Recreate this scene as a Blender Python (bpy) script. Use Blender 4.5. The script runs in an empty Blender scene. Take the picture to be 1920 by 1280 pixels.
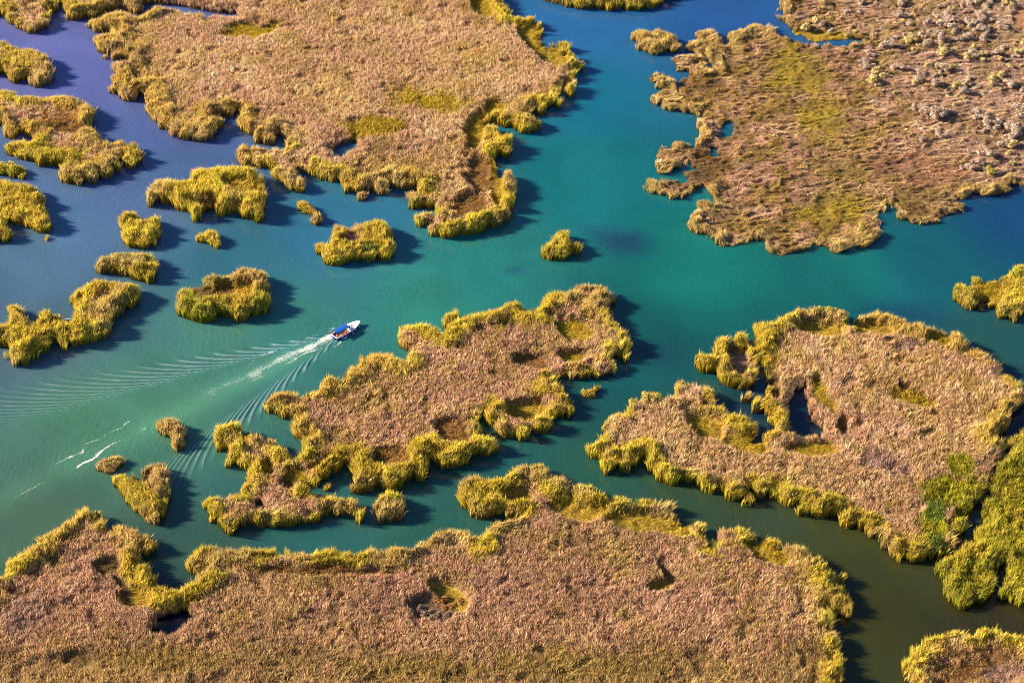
import bpy, math, random
import numpy as np
from mathutils import Vector, Matrix

# ================================================================ camera, sky, sun, exposure
scene = bpy.context.scene
COL = scene.collection
ALT, PITCH, HFOV = 431.6, math.radians(38.0), math.radians(27.0)
cam_d = bpy.data.cameras.new('camera'); cam = bpy.data.objects.new('camera', cam_d); COL.objects.link(cam)
cam.location = (0, 0, ALT); cam.rotation_euler = (math.pi / 2 - PITCH, 0, 0)
cam_d.sensor_fit = 'HORIZONTAL'; cam_d.angle = HFOV; cam_d.clip_start = 1; cam_d.clip_end = 20000
scene.camera = cam

SUN_EL = math.radians(25.5)
SHADOW = Vector((math.cos(math.radians(-9)), math.sin(math.radians(-9)), 0))     # where shadows fall on the ground
world = bpy.data.worlds.new("World"); scene.world = world; world.use_nodes = True
nt = world.node_tree; nt.nodes.clear()
sky = nt.nodes.new('ShaderNodeTexSky'); sky.sky_type = 'NISHITA'; sky.sun_disc = False
sky.sun_elevation = SUN_EL; sky.sun_rotation = math.atan2(-SHADOW.x, -SHADOW.y)
sky.altitude = 50; sky.air_density = 1.2; sky.dust_density = 0.3; sky.ozone_density = 5.0
bg = nt.nodes.new('ShaderNodeBackground'); bg.inputs['Strength'].default_value = 0.05
wo = nt.nodes.new('ShaderNodeOutputWorld')
nt.links.new(sky.outputs[0], bg.inputs[0]); nt.links.new(bg.outputs[0], wo.inputs[0])

sun_d = bpy.data.lights.new('sun', 'SUN'); sun_d.energy = 5.0; sun_d.angle = math.radians(0.6); sun_d.color = (1.0, 0.83, 0.60)
sun = bpy.data.objects.new('sun', sun_d); COL.objects.link(sun)
to_sun = Vector((-SHADOW.x * math.cos(SUN_EL), -SHADOW.y * math.cos(SUN_EL), math.sin(SUN_EL)))
sun.rotation_euler = to_sun.to_track_quat('Z', 'Y').to_euler(); sun.location = (-200, 400, 300)
scene.view_settings.view_transform = 'Standard'; scene.view_settings.look = 'None'
scene.view_settings.exposure = 1.6; scene.view_settings.gamma = 1.0
scene.render.engine = 'CYCLES'
try:
    scene.cycles.use_denoising = True; scene.cycles.filter_width = 1.0
    scene.cycles.max_bounces = 6; scene.cycles.diffuse_bounces = 2; scene.cycles.glossy_bounces = 2; scene.cycles.transmission_bounces = 3
except Exception:
    pass

rng = np.random.default_rng(7)
FPX = 960 / math.tan(HFOV / 2)
SP, CP = math.sin(PITCH), math.cos(PITCH)
def project(x, y, z):
    """ground metres to image pixels"""
    dz = z - ALT
    depth = y * CP - dz * SP
    up = y * SP + dz * CP
    return 960 + FPX * x / depth, 640 - FPX * up / depth
def ground(px, py, z=0.0):
    a = (px - 960) / FPX; b = (640 - py) / FPX
    dy, dz = CP + b * SP, -SP + b * CP
    t = (z - ALT) / dz
    return a * t, dy * t

WATER_SSS = .62
WGAIN = (.50, .51, .57); WOFF = (0.0, 0.0, 0.0)     # gain and offset on the river colours, painted sky violet included

# ================================================================ noise
_LC = {}
def _lat(seed):
    if seed not in _LC: _LC[seed] = np.random.default_rng(seed).random((256, 256)).astype(np.float32)
    return _LC[seed]
def vnoise(x, y, scale, seed):
    L = _lat(seed); u = x / scale; v = y / scale
    i = np.floor(u).astype(np.int64); j = np.floor(v).astype(np.int64)
    f = (u - i); g = (v - j); f = f * f * (3 - 2 * f); g = g * g * (3 - 2 * g)
    i0, i1, j0, j1 = i & 255, (i + 1) & 255, j & 255, (j + 1) & 255
    return (L[i0, j0] * (1 - f) * (1 - g) + L[i1, j0] * f * (1 - g) + L[i0, j1] * (1 - f) * g + L[i1, j1] * f * g) * 2 - 1
def fbm(x, y, scale, seed, n=3):
    s = 0; a = 1; t = 0
    for k in range(n):
        s = s + a * vnoise(x * (0.8 + .1 * k) + y * .6, y * .8 - x * .6, scale / 2 ** k, seed + k); t += a; a *= .55
    return s / t
def worley(x, y, scale, seed):
    r = np.random.default_rng(seed); JX = r.random((256, 256)).astype(np.float32); JY = r.random((256, 256)).astype(np.float32)
    u = x / scale; v = y / scale; i = np.floor(u).astype(np.int64); j = np.floor(v).astype(np.int64)
    best = np.full(u.shape, 9.0, np.float32)
    for a in (-1, 0, 1):
        for b in (-1, 0, 1):
            ii, jj = (i + a) & 255, (j + b) & 255
            d = (i + a + JX[ii, jj] - u) ** 2 + (j + b + JY[ii, jj] - v) ** 2
            best = np.minimum(best, d)
    return np.sqrt(best)
def smooth(e0, e1, v):
    t = np.clip((v - e0) / (e1 - e0), 0, 1); return t * t * (3 - 2 * t)

# ================================================================ object helpers
def tag(o, label=None, cat=None, group=None, kind=None):
    if label: o['label'] = label
    if cat: o['category'] = cat
    if group: o['group'] = group
    if kind: o['kind'] = kind
    return o
def empty(name, loc, rz=0, **k):
    o = bpy.data.objects.new(name, None); COL.objects.link(o); o.location = loc; o.rotation_euler = (0, 0, rz)
    return tag(o, **k)
def link(name, me, mat, parent=None):
    o = bpy.data.objects.new(name, me); COL.objects.link(o)
    if mat: me.materials.append(mat)
    if parent: o.parent = parent
    return o
def raw_mesh(name, verts, loops, starts, totals, colors=None, smooth_shade=False, attrs=None):
    me = bpy.data.meshes.new(name)
    me.vertices.add(len(verts)); me.vertices.foreach_set('co', np.ascontiguousarray(verts, np.float32).ravel())
    me.loops.add(len(loops)); me.loops.foreach_set('vertex_index', np.ascontiguousarray(loops, np.int32))
    me.polygons.add(len(starts)); me.polygons.foreach_set('loop_start', np.ascontiguousarray(starts, np.int32))
    try: me.polygons.foreach_set('loop_total', np.ascontiguousarray(totals, np.int32))
    except Exception: pass
    me.polygons.foreach_set('use_smooth', np.full(len(starts), smooth_shade, bool))
    if colors is not None:
        ca = me.color_attributes.new('tint', 'FLOAT_COLOR', 'POINT')
        c4 = np.ones((len(verts), 4), np.float32); c4[:, :3] = colors
        ca.data.foreach_set('color', c4.ravel())
    for nm, val in (attrs or {}).items():
        a = me.attributes.new(nm, 'FLOAT', 'POINT'); a.data.foreach_set('value', np.ascontiguousarray(val, np.float32))
    me.update(calc_edges=True)
    return me
def quads_mesh(name, verts, quads, **k):
    q = np.asarray(quads, np.int32); n = len(q)
    return raw_mesh(name, verts, q.ravel(), np.arange(n) * 4, np.full(n, 4), **k)

# ================================================================ materials
def new_mat(name):
    m = bpy.data.materials.new(name); m.use_nodes = True; m.node_tree.nodes.clear()
    return m, m.node_tree.nodes, m.node_tree.links
def blade_material(name, trans=0.36):
    m, N, L = new_mat(name)
    a = N.new('ShaderNodeVertexColor'); a.layer_name = 'tint'
    d = N.new('ShaderNodeBsdfDiffuse'); t = N.new('ShaderNodeBsdfTranslucent'); mx = N.new('ShaderNodeMixShader'); o = N.new('ShaderNodeOutputMaterial')
    mx.inputs[0].default_value = trans
    L.new(a.outputs[0], d.inputs[0]); L.new(a.outputs[0], t.inputs[0])
    L.new(d.outputs[0], mx.inputs[1]); L.new(t.outputs[0], mx.inputs[2]); L.new(mx.outputs[0], o.inputs[0])
    return m
def plain(name, col, rough=.6, metal=0, noise=0.0, nscale=5.0):
    m, N, L = new_mat(name)
    p = N.new('ShaderNodeBsdfPrincipled'); o = N.new('ShaderNodeOutputMaterial')
    p.inputs['Base Color'].default_value = (*col, 1); p.inputs['Roughness'].default_value = rough; p.inputs['Metallic'].default_value = metal
    if noise:
        tx = N.new('ShaderNodeTexNoise'); tx.inputs['Scale'].default_value = nscale; tx.inputs['Detail'].default_value = 4
        tc = N.new('ShaderNodeTexCoord'); L.new(tc.outputs['Object'], tx.inputs['Vector'])
        hs = N.new('ShaderNodeMix'); hs.data_type = 'RGBA'
        hs.inputs[6].default_value = (*[c * (1 - noise) for c in col], 1); hs.inputs[7].default_value = (*[min(1, c * (1 + noise)) for c in col], 1)
        L.new(tx.outputs[0], hs.inputs[0]); L.new(hs.outputs[2], p.inputs['Base Color'])
    L.new(p.outputs[0], o.inputs[0])
    return m
def mat_litter():
    m, N, L = new_mat('reed_litter')
    p = N.new('ShaderNodeBsdfPrincipled'); o = N.new('ShaderNodeOutputMaterial'); p.inputs['Roughness'].default_value = .95
    g = N.new('ShaderNodeNewGeometry'); tx = N.new('ShaderNodeTexNoise'); tx.inputs['Scale'].default_value = .9; tx.inputs['Detail'].default_value = 8
    L.new(g.outputs['Position'], tx.inputs['Vector'])
    r = N.new('ShaderNodeMapRange'); r.inputs[1].default_value = .35; r.inputs[2].default_value = .65; L.new(tx.outputs[0], r.inputs[0])
    va = N.new('ShaderNodeVertexColor'); va.layer_name = 'tint'
    mul = N.new('ShaderNodeMix'); mul.data_type = 'RGBA'; mul.blend_type = 'MULTIPLY'; mul.inputs[0].default_value = 1
    rr = N.new('ShaderNodeMix'); rr.data_type = 'RGBA'; rr.inputs[6].default_value = (.5, .45, .4, 1); rr.inputs[7].default_value = (1.15, 1.1, 1, 1)
    L.new(r.outputs[0], rr.inputs[0]); L.new(va.outputs[0], mul.inputs[6]); L.new(rr.outputs[2], mul.inputs[7]); L.new(mul.outputs[2], p.inputs['Base Color'])
    b = N.new('ShaderNodeBump'); b.inputs['Strength'].default_value = .8; b.inputs['Distance'].default_value = .4; L.new(tx.outputs[0], b.inputs['Height']); L.new(b.outputs[0], p.inputs['Normal'])
    L.new(p.outputs[0], o.inputs[0])
    return m
def mat_water():
    m, N, L = new_mat('turbid_river_water')
    o = N.new('ShaderNodeOutputMaterial'); p = N.new('ShaderNodeBsdfPrincipled')
    p.inputs['Roughness'].default_value = .12; p.inputs['IOR'].default_value = 1.33
    p.subsurface_method = 'BURLEY'
    p.inputs['Subsurface Weight'].default_value = WATER_SSS
    p.inputs['Subsurface Radius'].default_value = (.35, .8, 1.9); p.inputs['Subsurface Scale'].default_value = 2.6
    va = N.new('ShaderNodeVertexColor'); va.layer_name = 'tint'
    g = N.new('ShaderNodeNewGeometry')
    big = N.new('ShaderNodeTexNoise'); big.inputs['Scale'].default_value = .022; big.inputs['Detail'].default_value = 4; big.inputs['Distortion'].default_value = 1.2
    L.new(g.outputs['Position'], big.inputs['Vector'])
    rg = N.new('ShaderNodeMapRange'); rg.inputs[1].default_value = .3; rg.inputs[2].default_value = .7; rg.inputs[3].default_value = .86; rg.inputs[4].default_value = 1.14
    L.new(big.outputs[0], rg.inputs[0])
    vm = N.new('ShaderNodeVectorMath'); vm.operation = 'SCALE'; L.new(va.outputs[0], vm.inputs[0]); L.new(rg.outputs[0], vm.inputs['Scale'])
    # foam: broken white bubbles where the wake attribute is high
    fa = N.new('ShaderNodeAttribute'); fa.attribute_name = 'foam'
    fn = N.new('ShaderNodeTexNoise'); fn.inputs['Scale'].default_value = 2.0; fn.inputs['Detail'].default_value = 6; fn.inputs['Roughness'].default_value = .75
    L.new(g.outputs['Position'], fn.inputs['Vector'])
    th = N.new('ShaderNodeMath'); th.operation = 'MULTIPLY_ADD'; th.inputs[1].default_value = 1.0; L.new(fa.outputs['Fac'], th.inputs[0])
    ns = N.new('ShaderNodeMath'); ns.operation = 'MULTIPLY'; ns.inputs[1].default_value = 1.6; L.new(fn.outputs[0], ns.inputs[0])
    sb = N.new('ShaderNodeMath'); sb.operation = 'SUBTRACT'; sb.inputs[1].default_value = 1.36; L.new(ns.outputs[0], sb.inputs[0]); L.new(sb.outputs[0], th.inputs[2])
    fr = N.new('ShaderNodeMapRange'); fr.inputs[1].default_value = 0.0; fr.inputs[2].default_value = .5; L.new(th.outputs[0], fr.inputs[0])
    gate = N.new('ShaderNodeMath'); gate.operation = 'GREATER_THAN'; gate.inputs[1].default_value = .01; L.new(fa.outputs['Fac'], gate.inputs[0])
    fm = N.new('ShaderNodeMath'); fm.operation = 'MULTIPLY'; L.new(fr.outputs[0], fm.inputs[0]); L.new(gate.outputs[0], fm.inputs[1])
    mix = N.new('ShaderNodeMix'); mix.data_type = 'RGBA'; L.new(fm.outputs[0], mix.inputs[0]); L.new(vm.outputs[0], mix.inputs[6]); mix.inputs[7].default_value = (.85, .85, .84, 1)
    L.new(mix.outputs[2], p.inputs['Base Color'])
    rmx = N.new('ShaderNodeMapRange'); rmx.inputs[3].default_value = .12; rmx.inputs[4].default_value = .7; L.new(fm.outputs[0], rmx.inputs[0]); L.new(rmx.outputs[0], p.inputs['Roughness'])
    # ripples: short wind ripples, stretched across the breeze, stronger in patches
    mp = N.new('ShaderNodeMapping'); mp.inputs['Rotation'].default_value = (0, 0, .5); mp.inputs['Scale'].default_value = (1.0, .45, 1)
    L.new(g.outputs['Position'], mp.inputs['Vector'])
    n1 = N.new('ShaderNodeTexNoise'); n1.inputs['Scale'].default_value = .75; n1.inputs['Detail'].default_value = 3; L.new(mp.outputs[0], n1.inputs['Vector'])
    n2 = N.new('ShaderNodeTexNoise'); n2.inputs['Scale'].default_value = .035; L.new(g.outputs['Position'], n2.inputs['Vector'])
    pr = N.new('ShaderNodeMapRange'); pr.inputs[1].default_value = .42; pr.inputs[2].default_value = .62; pr.inputs[3].default_value = .25; pr.inputs[4].default_value = 1; L.new(n2.outputs[0], pr.inputs[0])
    hm = N.new('ShaderNodeMath'); hm.operation = 'MULTIPLY'; L.new(n1.outputs[0], hm.inputs[0]); L.new(pr.outputs[0], hm.inputs[1])
    bp = N.new('ShaderNodeBump'); bp.inputs['Strength'].default_value = .5; bp.inputs['Distance'].default_value = .38; L.new(hm.outputs[0], bp.inputs['Height'])
    L.new(bp.outputs[0], p.inputs['Normal']); L.new(p.outputs[0], o.inputs[0])
    return m
M_BLADE = blade_material('reed_leaves'); M_LITTER = mat_litter(); M_WATER = mat_water()

BOW = ground(676, 604, .6); STERN = ground(626, 634, .2)
AX = np.array([BOW[0] - STERN[0], BOW[1] - STERN[1]]); BLEN = float(np.hypot(*AX)); AX = AX / BLEN
# ================================================================ people
def skin_figure(name, joints, bones, mat, parent=None, sub=1):
    me = bpy.data.meshes.new(name); names = list(joints)
    me.from_pydata([joints[n][0] for n in names], [(names.index(a), names.index(b)) for a, b in bones], [])
    o = bpy.data.objects.new(name, me); COL.objects.link(o)
    md = o.modifiers.new('skin', 'SKIN'); md.use_smooth_shade = True
    for k, n in enumerate(names):
        r = joints[n][1]; o.data.skin_vertices[0].data[k].radius = (r, r) if not isinstance(r, tuple) else r
    o.data.skin_vertices[0].data[0].use_root = True
    s = o.modifiers.new('sub', 'SUBSURF'); s.levels = sub; s.render_levels = sub
    dg = bpy.context.evaluated_depsgraph_get(); dg.update()
    m2 = bpy.data.meshes.new_from_object(o.evaluated_get(dg)); bpy.data.objects.remove(o)
    m2.name = name
    return link(name, m2, mat, parent)
M_SKIN = plain('skin', (.45, .24, .15), .5)
def person(loc, rz, seated, shirt, trousers, hair, label):
    J = {'pelvis': ((0, 0, .0), (.15, .12)), 'waist': ((0, 0, .16), (.13, .10)), 'chest': ((.01, 0, .38), (.17, .115)), 'neck': ((.01, 0, .52), .055), 'jaw': ((.025, 0, .60), (.075, .085)), 'head': ((.02, 0, .70), (.085, .10)), 'crown': ((.005, 0, .79), (.06, .07)), 'nose': ((.125, 0, .675), .014)}
    B = [('pelvis', 'waist'), ('waist', 'chest'), ('chest', 'neck'), ('neck', 'jaw'), ('jaw', 'head'), ('head', 'crown'), ('head', 'nose')]
    for s, t in ((1, 'l'), (-1, 'r')):
        J['sh' + t] = ((0, .19 * s, .46), .06); J['el' + t] = ((.06, .25 * s, .18), .045); J['wr' + t] = ((.26, .20 * s, .05), .03); J['pa' + t] = ((.34, .19 * s, .04), (.035, .018))
        B += [('chest', 'sh' + t), ('sh' + t, 'el' + t), ('el' + t, 'wr' + t), ('wr' + t, 'pa' + t)]
        for f in range(4):
            ln = (.075, .085, .08, .062)[f]; yy = .19 * s + (f - 1.5) * .019
            J['f%d%s' % (f, t)] = ((.37, yy, .035), .009); J['g%d%s' % (f, t)] = ((.37 + ln * .8, yy, .035 - ln * .45), .007)
            B += [('pa' + t, 'f%d%s' % (f, t)), ('f%d%s' % (f, t), 'g%d%s' % (f, t))]
        J['th' + t] = ((.33, .19 * s - .05 * s, .03), .010); B.append(('wr' + t, 'th' + t))
        if seated: J['hip' + t] = ((.03, .10 * s, -.02), .095); J['kn' + t] = ((.44, .12 * s, -.01), .065); J['an' + t] = ((.44, .12 * s, -.42), .042); J['toe' + t] = ((.60, .13 * s, -.46), (.045, .03))
        else: J['hip' + t] = ((0, .10 * s, -.07), .095); J['kn' + t] = ((.02, .11 * s, -.46), .062); J['an' + t] = ((-.01, .12 * s, -.86), .042); J['toe' + t] = ((.14, .13 * s, -.91), (.045, .03))
        B += [('pelvis', 'hip' + t), ('hip' + t, 'kn' + t), ('kn' + t, 'an' + t), ('an' + t, 'toe' + t)]
    body = skin_figure('person', J, B, M_SKIN); body.location = loc; body.rotation_euler = (0, 0, rz)
    tag(body, label, 'person', 'people aboard the tour boat')
    grow = lambda r, k: tuple(q * k + .008 for q in r) if isinstance(r, tuple) else r * k + .008
    sub = lambda keys, k: {n: (J[n][0], grow(J[n][1], k)) for n in keys}
    sk = ['pelvis', 'waist', 'chest', 'shl', 'shr', 'ell', 'elr']
    skin_figure('shirt', sub(sk, 1.14), [b for b in B if b[0] in sk and b[1] in sk], plain('shirt_cloth', shirt, .8), body)
    tk = ['pelvis', 'hipl', 'hipr', 'knl', 'knr', 'anl', 'anr']
    skin_figure('trousers', sub(tk, 1.12), [b for b in B if b[0] in tk and b[1] in tk], plain('trouser_cloth', trousers, .85), body)
    skin_figure('hair', {'a': ((-.03, 0, .72), (.088, .09)), 'b': ((.0, 0, .80), (.082, .085)), 'c': ((-.05, 0, .63), (.06, .06))}, [('a', 'b'), ('a', 'c')], plain('hair_strands', hair, .7), body)
    return body

# ================================================================ boats
import bmesh
def bm_obj(name, bm, mat, parent=None, smooth_=False):
    bmesh.ops.recalc_face_normals(bm, faces=bm.faces)
    me = bpy.data.meshes.new(name); bm.to_mesh(me); bm.free()
    if smooth_: me.polygons.foreach_set('use_smooth', [True] * len(me.polygons))
    return link(name, me, mat, parent)
def box(bm, c, s, bev=0.0, rot=None):
    r = bmesh.ops.create_cube(bm, size=1.0)
    M = Matrix.Translation(c) @ (rot or Matrix.Identity(4)) @ Matrix.Diagonal((*s, 1))
    bmesh.ops.transform(bm, matrix=M, verts=r['verts'])
    if bev:
        es = list({e for v in r['verts'] for e in v.link_edges})
        bmesh.ops.bevel(bm, geom=es, offset=bev, segments=2, affect='EDGES')
def tube(bm, a, b, r, seg=8):
    a, b = Vector(a), Vector(b); d = b - a
    m = Matrix.Translation((a + b) / 2) @ d.to_track_quat('Z', 'Y').to_matrix().to_4x4()
    bmesh.ops.create_cone(bm, cap_ends=True, segments=seg, radius1=r, radius2=r, depth=d.length, matrix=m)
def hull_sections(L, beam, n=22, sheer=(.85, .75, 1.35), flat=.78):
    out = []
    for k in range(n + 1):
        t = k / n
        w = beam / 2 * (flat + (1 - flat) * math.sin(min(t / .45, 1) * math.pi / 2)) * (1 if t < .5 else max(0.0, 1 - ((t - .5) / .5) ** 2.3) ** .78)
        h = sheer[0] * (1 - t) ** 2 + 2 * sheer[1] * t * (1 - t) + sheer[2] * t * t
        rake = .55 * smooth(.8, 1.0, t)
        out.append((t * L, max(w, .03), h, float(rake)))
    return out
def hull_bm(S, thick=.10, inner_floor=.25, open_from=0, open_to=99):
    bm = bmesh.new(); rings = []
    for (x, w, h, rk) in S:
        prof = [(0, -.45), (.55, -.40), (.86, -.12), (.97, .35), (1.0, 1.0)]
        ring = []
        for f, zz in prof:
            z = zz * h if zz > 0 else zz * (1 - .6 * rk)
            xx = x + rk * (max(z, -.4) / h) * .9
            ring.append((xx, w * f, z))
        full = [bm.verts.new((a, -b, c)) for a, b, c in reversed(ring)] + [bm.verts.new(p) for p in ring[1:]]
        rings.append(full)
    for r0, r1 in zip(rings, rings[1:]):
        for q in range(len(r0) - 1): bm.faces.new((r0[q], r0[q + 1], r1[q + 1], r1[q]))
    bm.faces.new(rings[0])
    return bm
def deck_edge(S, x0, x1, inset, dz):
    P = []
    for (x, w, h, rk) in S:
        xx = x + rk * .9
        if x0 - 1e-6 <= xx <= x1 + 1e-6: P.append((xx, max(w - inset, .01), h + dz))
    return P
def deck_bm(S, x0, x1, inset, dz, thick=.06, camber=.08):
    bm = bmesh.new(); rows = []
    for (x, w, z) in deck_edge(S, x0, x1, inset, dz):
        rows.append([bm.verts.new((x, w * f, z + camber * (1 - f * f))) for f in (-1, -.6, 0, .6, 1)] + [bm.verts.new((x, w * f, z - thick)) for f in (1, -1)])
    for a, b in zip(rows, rows[1:]):
        for q in range(7): bm.faces.new((a[q], a[(q + 1) % 7], b[(q + 1) % 7], b[q]))
    bm.faces.new(rows[0]); bm.faces.new(rows[-1])
    return bm
def rail_bm(S, out, z0, z1, x0=-1, x1=99):
    bm = bmesh.new()
    for s in (-1, 1):
        prev = None
        for (x, w, h, rk) in S:
            xx = x + rk * .9
            if not x0 <= xx <= x1: continue
            r = [bm.verts.new((xx, s * (w + out), h + z0)), bm.verts.new((xx, s * (w + out), h + z1)), bm.verts.new((xx, s * (w - .14), h + z1)), bm.verts.new((xx, s * (w - .14), h + z0))]
            if prev:
                for q in range(4): bm.faces.new((prev[q], prev[(q + 1) % 4], r[(q + 1) % 4], r[q]))
            else: bm.faces.new(r)
            prev = r
        bm.faces.new(prev)
    return bm
W_PAINT = plain('white_boat_paint', (.80, .80, .82), .35, noise=.04, nscale=2); B_PAINT = plain('blue_boat_paint', (.02, .06, .55), .3, noise=.1)
AWN = plain('blue_awning_canvas', (.01, .16, .62), .7, noise=.12, nscale=1.5); RED = plain('red_cushion', (.65, .03, .03), .7); WOOD = plain('varnished_wood', (.30, .13, .05), .4, noise=.25)
STEEL = plain('steel_tube', (.6, .6, .62), .3, 1.0); BLACK = plain('black_rubber', (.02, .02, .03), .5); GLASS = plain('tinted_glass', (.03, .06, .09), .08)
LB = BLEN - .7; BH = math.atan2(AX[1], AX[0])
SX, SY = STERN[0], STERN[1]
boat = empty('tour_boat', (SX, SY, 0), BH, label='blue and white tour boat with blue awning motoring up the channel, trailing a wake', cat='tour boat')
S = hull_sections(LB, 3.9)
bm_obj('hull', hull_bm(S), B_PAINT, boat, True)
bm_obj('rub_rail', rail_bm(S, .05, -.12, .07), W_PAINT, boat)
bm_obj('foredeck', deck_bm(S, LB * .56, 99, .03, .03), W_PAINT, boat)
bm_obj('side_deck', rail_bm([(x, w, h, rk) for x, w, h, rk in S], -.02, .075, .11, -1, LB * .57), W_PAINT, boat)
b = bmesh.new(); box(b, (LB * .28, 0, .12), (LB * .56, 3.1, .06)); bm_obj('cockpit_floor', b, WOOD, boat)
for s in (-1, 1):
    b = bmesh.new(); box(b, (LB * .27, s * 1.35, .42), (LB * .40, .42, .09), .03); box(b, (LB * .27, s * 1.35, .26), (LB * .38, .36, .24)); bench = bm_obj('bench', b, WOOD, boat)
    b = bmesh.new(); box(b, (LB * .27, s * 1.35, .50), (LB * .39, .44, .07), .03); bm_obj('cushion', b, RED, bench)
b = bmesh.new(); box(b, (LB * .555, 0, .95), (.08, 3.4, 1.1), .02); bm_obj('bulkhead', b, W_PAINT, boat)
b = bmesh.new(); box(b, (LB * .60, .55, 1.18), (1.0, 1.1, .42), .08); cb = bm_obj('cuddy', b, W_PAINT, boat)
b = bmesh.new(); box(b, (LB * .575, .55, 1.62), (.04, 1.2, .5), .0, Matrix.Rotation(-.5, 4, 'Y')); bm_obj('windscreen', b, GLASS, boat)
b = bmesh.new(); box(b, (.25, 0, .78), (.5, 2.9, .10), .03); bm_obj('stern_deck', b, W_PAINT, boat)
aw0, aw1 = .7, LB * .54
b = bmesh.new(); rows = []
for k in range(9):
    x = aw0 + (aw1 - aw0) * k / 8
    rows.append([b.verts.new((x, y, 2.45 + .20 * (1 - (y / 1.2) ** 2) - .03 * math.sin(k * math.pi / 2) ** 2)) for y in (-1.2, -.8, -.3, .3, .8, 1.2)])
for r0, r1 in zip(rows, rows[1:]):
    for q in range(5): b.faces.new((r0[q], r0[q + 1], r1[q + 1], r1[q]))
bmesh.ops.solidify(b, geom=list(b.faces), thickness=.05)
aw = bm_obj('awning', b, AWN, boat, False)
for s in (-1, 1):
    b = bmesh.new(); box(b, ((aw0 + aw1) / 2, s * 1.225, 2.35), (aw1 - aw0, .02, .18)); bm_obj('valance', b, B_PAINT, aw)
for x in (aw0 + .1, (aw0 + aw1) / 2, aw1 - .1):
    for s in (-1, 1):
        b = bmesh.new(); tube(b, (x, s * 1.15, .75), (x, s * 1.12, 2.48), .03); bm_obj('awning_post', b, STEEL, boat)
for x, y, sx_, sy_ in ((LB * .74, 0, .55, .55), (LB * .86, 0, .4, .4)):
    b = bmesh.new(); box(b, (x, y, 1.12 + (x / LB - .7) * .9), (sx_, sy_, .10), .03); h = bm_obj('deck_hatch', b, WOOD if x < LB * .8 else W_PAINT, boat)
b = bmesh.new(); tube(b, (LB * .80, -.2, 1.17), (LB * .80, .25, 1.17), .05); tube(b, (LB * .77, 0, 1.17), (LB * .86, 0, 1.24), .035); box(b, (LB * .765, 0, 1.17), (.06, .4, .07)); bm_obj('anchor', b, BLACK, boat)
b = bmesh.new()
for s in (-.18, .18): tube(b, (LB * .60 + s, -1.85, 1.0), (LB * .56 + s, -2.6, -.25), .03)
for q in range(5):
    t = (q + .5) / 5; tube(b, (LB * .60 - .18 - .04 * t * LB, -1.85 - .75 * t, 1.0 - 1.25 * t), (LB * .60 + .18 - .04 * t * LB, -1.85 - .75 * t, 1.0 - 1.25 * t), .025)
bm_obj('boarding_ladder', b, W_PAINT, boat)
for fx_ in (.72, .90):
    b = bmesh.new(); bmesh.ops.create_uvsphere(b, u_segments=14, v_segments=10, radius=.2, matrix=Matrix.Translation((LB * fx_, -1.86 if fx_ < .8 else -1.3, .55)) @ Matrix.Diagonal((1, 1, 1.6, 1))); tube(b, (LB * fx_, -1.83 if fx_ < .8 else -1.27, .8), (LB * fx_, -1.65 if fx_ < .8 else -1.1, 1.15), .02); bm_obj('fender', b, W_PAINT, boat, True)
b = bmesh.new(); box(b, (-.12, 0, .25), (.22, .08, 1.0), .02); box(b, (.0, 0, .9), (.7, .06, .06)); bm_obj('rudder', b, WOOD, boat)
b = bmesh.new(); tube(b, (.15, 1.15, .8), (-.1, 1.2, 2.2), .02); fp = bm_obj('flag_pole', b, STEEL, boat)
b = bmesh.new(); rows = [[b.verts.new((-.08 - .1 * k, 1.2 + .05 * math.sin(k * 1.3), z)) for z in (1.65, 2.15)] for k in range(9)]
for r0, r1 in zip(rows, rows[1:]): b.faces.new((r0[0], r0[1], r1[1], r1[0]))
bmesh.ops.solidify(b, geom=list(b.faces), thickness=.012); bm_obj('flag', b, RED, fp)
def aboard(x, y, z, rz):
    c, s = math.cos(BH), math.sin(BH); return (SX + x * c - y * s, SY + x * s + y * c, z), BH + rz
for x, y, z, rz, seat, sh, tr, hr, lab in [
    (LB * .585, -.55, 1.92, -.4, False, (.30, .02, .30), (.03, .02, .06), (.03, .02, .01), 'person in a purple top standing just ahead of the blue awning'),
    (LB * .655, -.85, 1.93, .3, False, (.03, .08, .50), (.03, .04, .16), (.04, .02, .01), 'person in blue standing on the white foredeck right of the one in purple'),
    (LB * .26, -1.35, .66, math.pi / 2, True, (.80, .05, .45), (.05, .05, .08), (.05, .03, .02), 'person in a magenta top seated on the near bench under the awning'),
    (LB * .40, -1.35, .66, math.pi / 2, True, (.85, .14, .03), (.30, .25, .2), (.02, .02, .02), 'person in an orange red top seated nearest the bulkhead under the awning'),
    (LB * .33, 1.35, .66, -math.pi / 2, True, (.70, .66, .62), (.05, .07, .2), (.10, .06, .03), 'person in a pale shirt seated on the far bench under the awning'),
    (.75, -.55, 1.05, .15, False, (.75, .40, .42), (.45, .4, .35), (.03, .02, .02), 'person in a pink shirt standing at the stern by the tiller')]:
    if not seat and x < 2: z = .15 + .92
    p, r = aboard(x, y, z, rz); person(p, r, seat, sh, tr, hr, lab)

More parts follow.
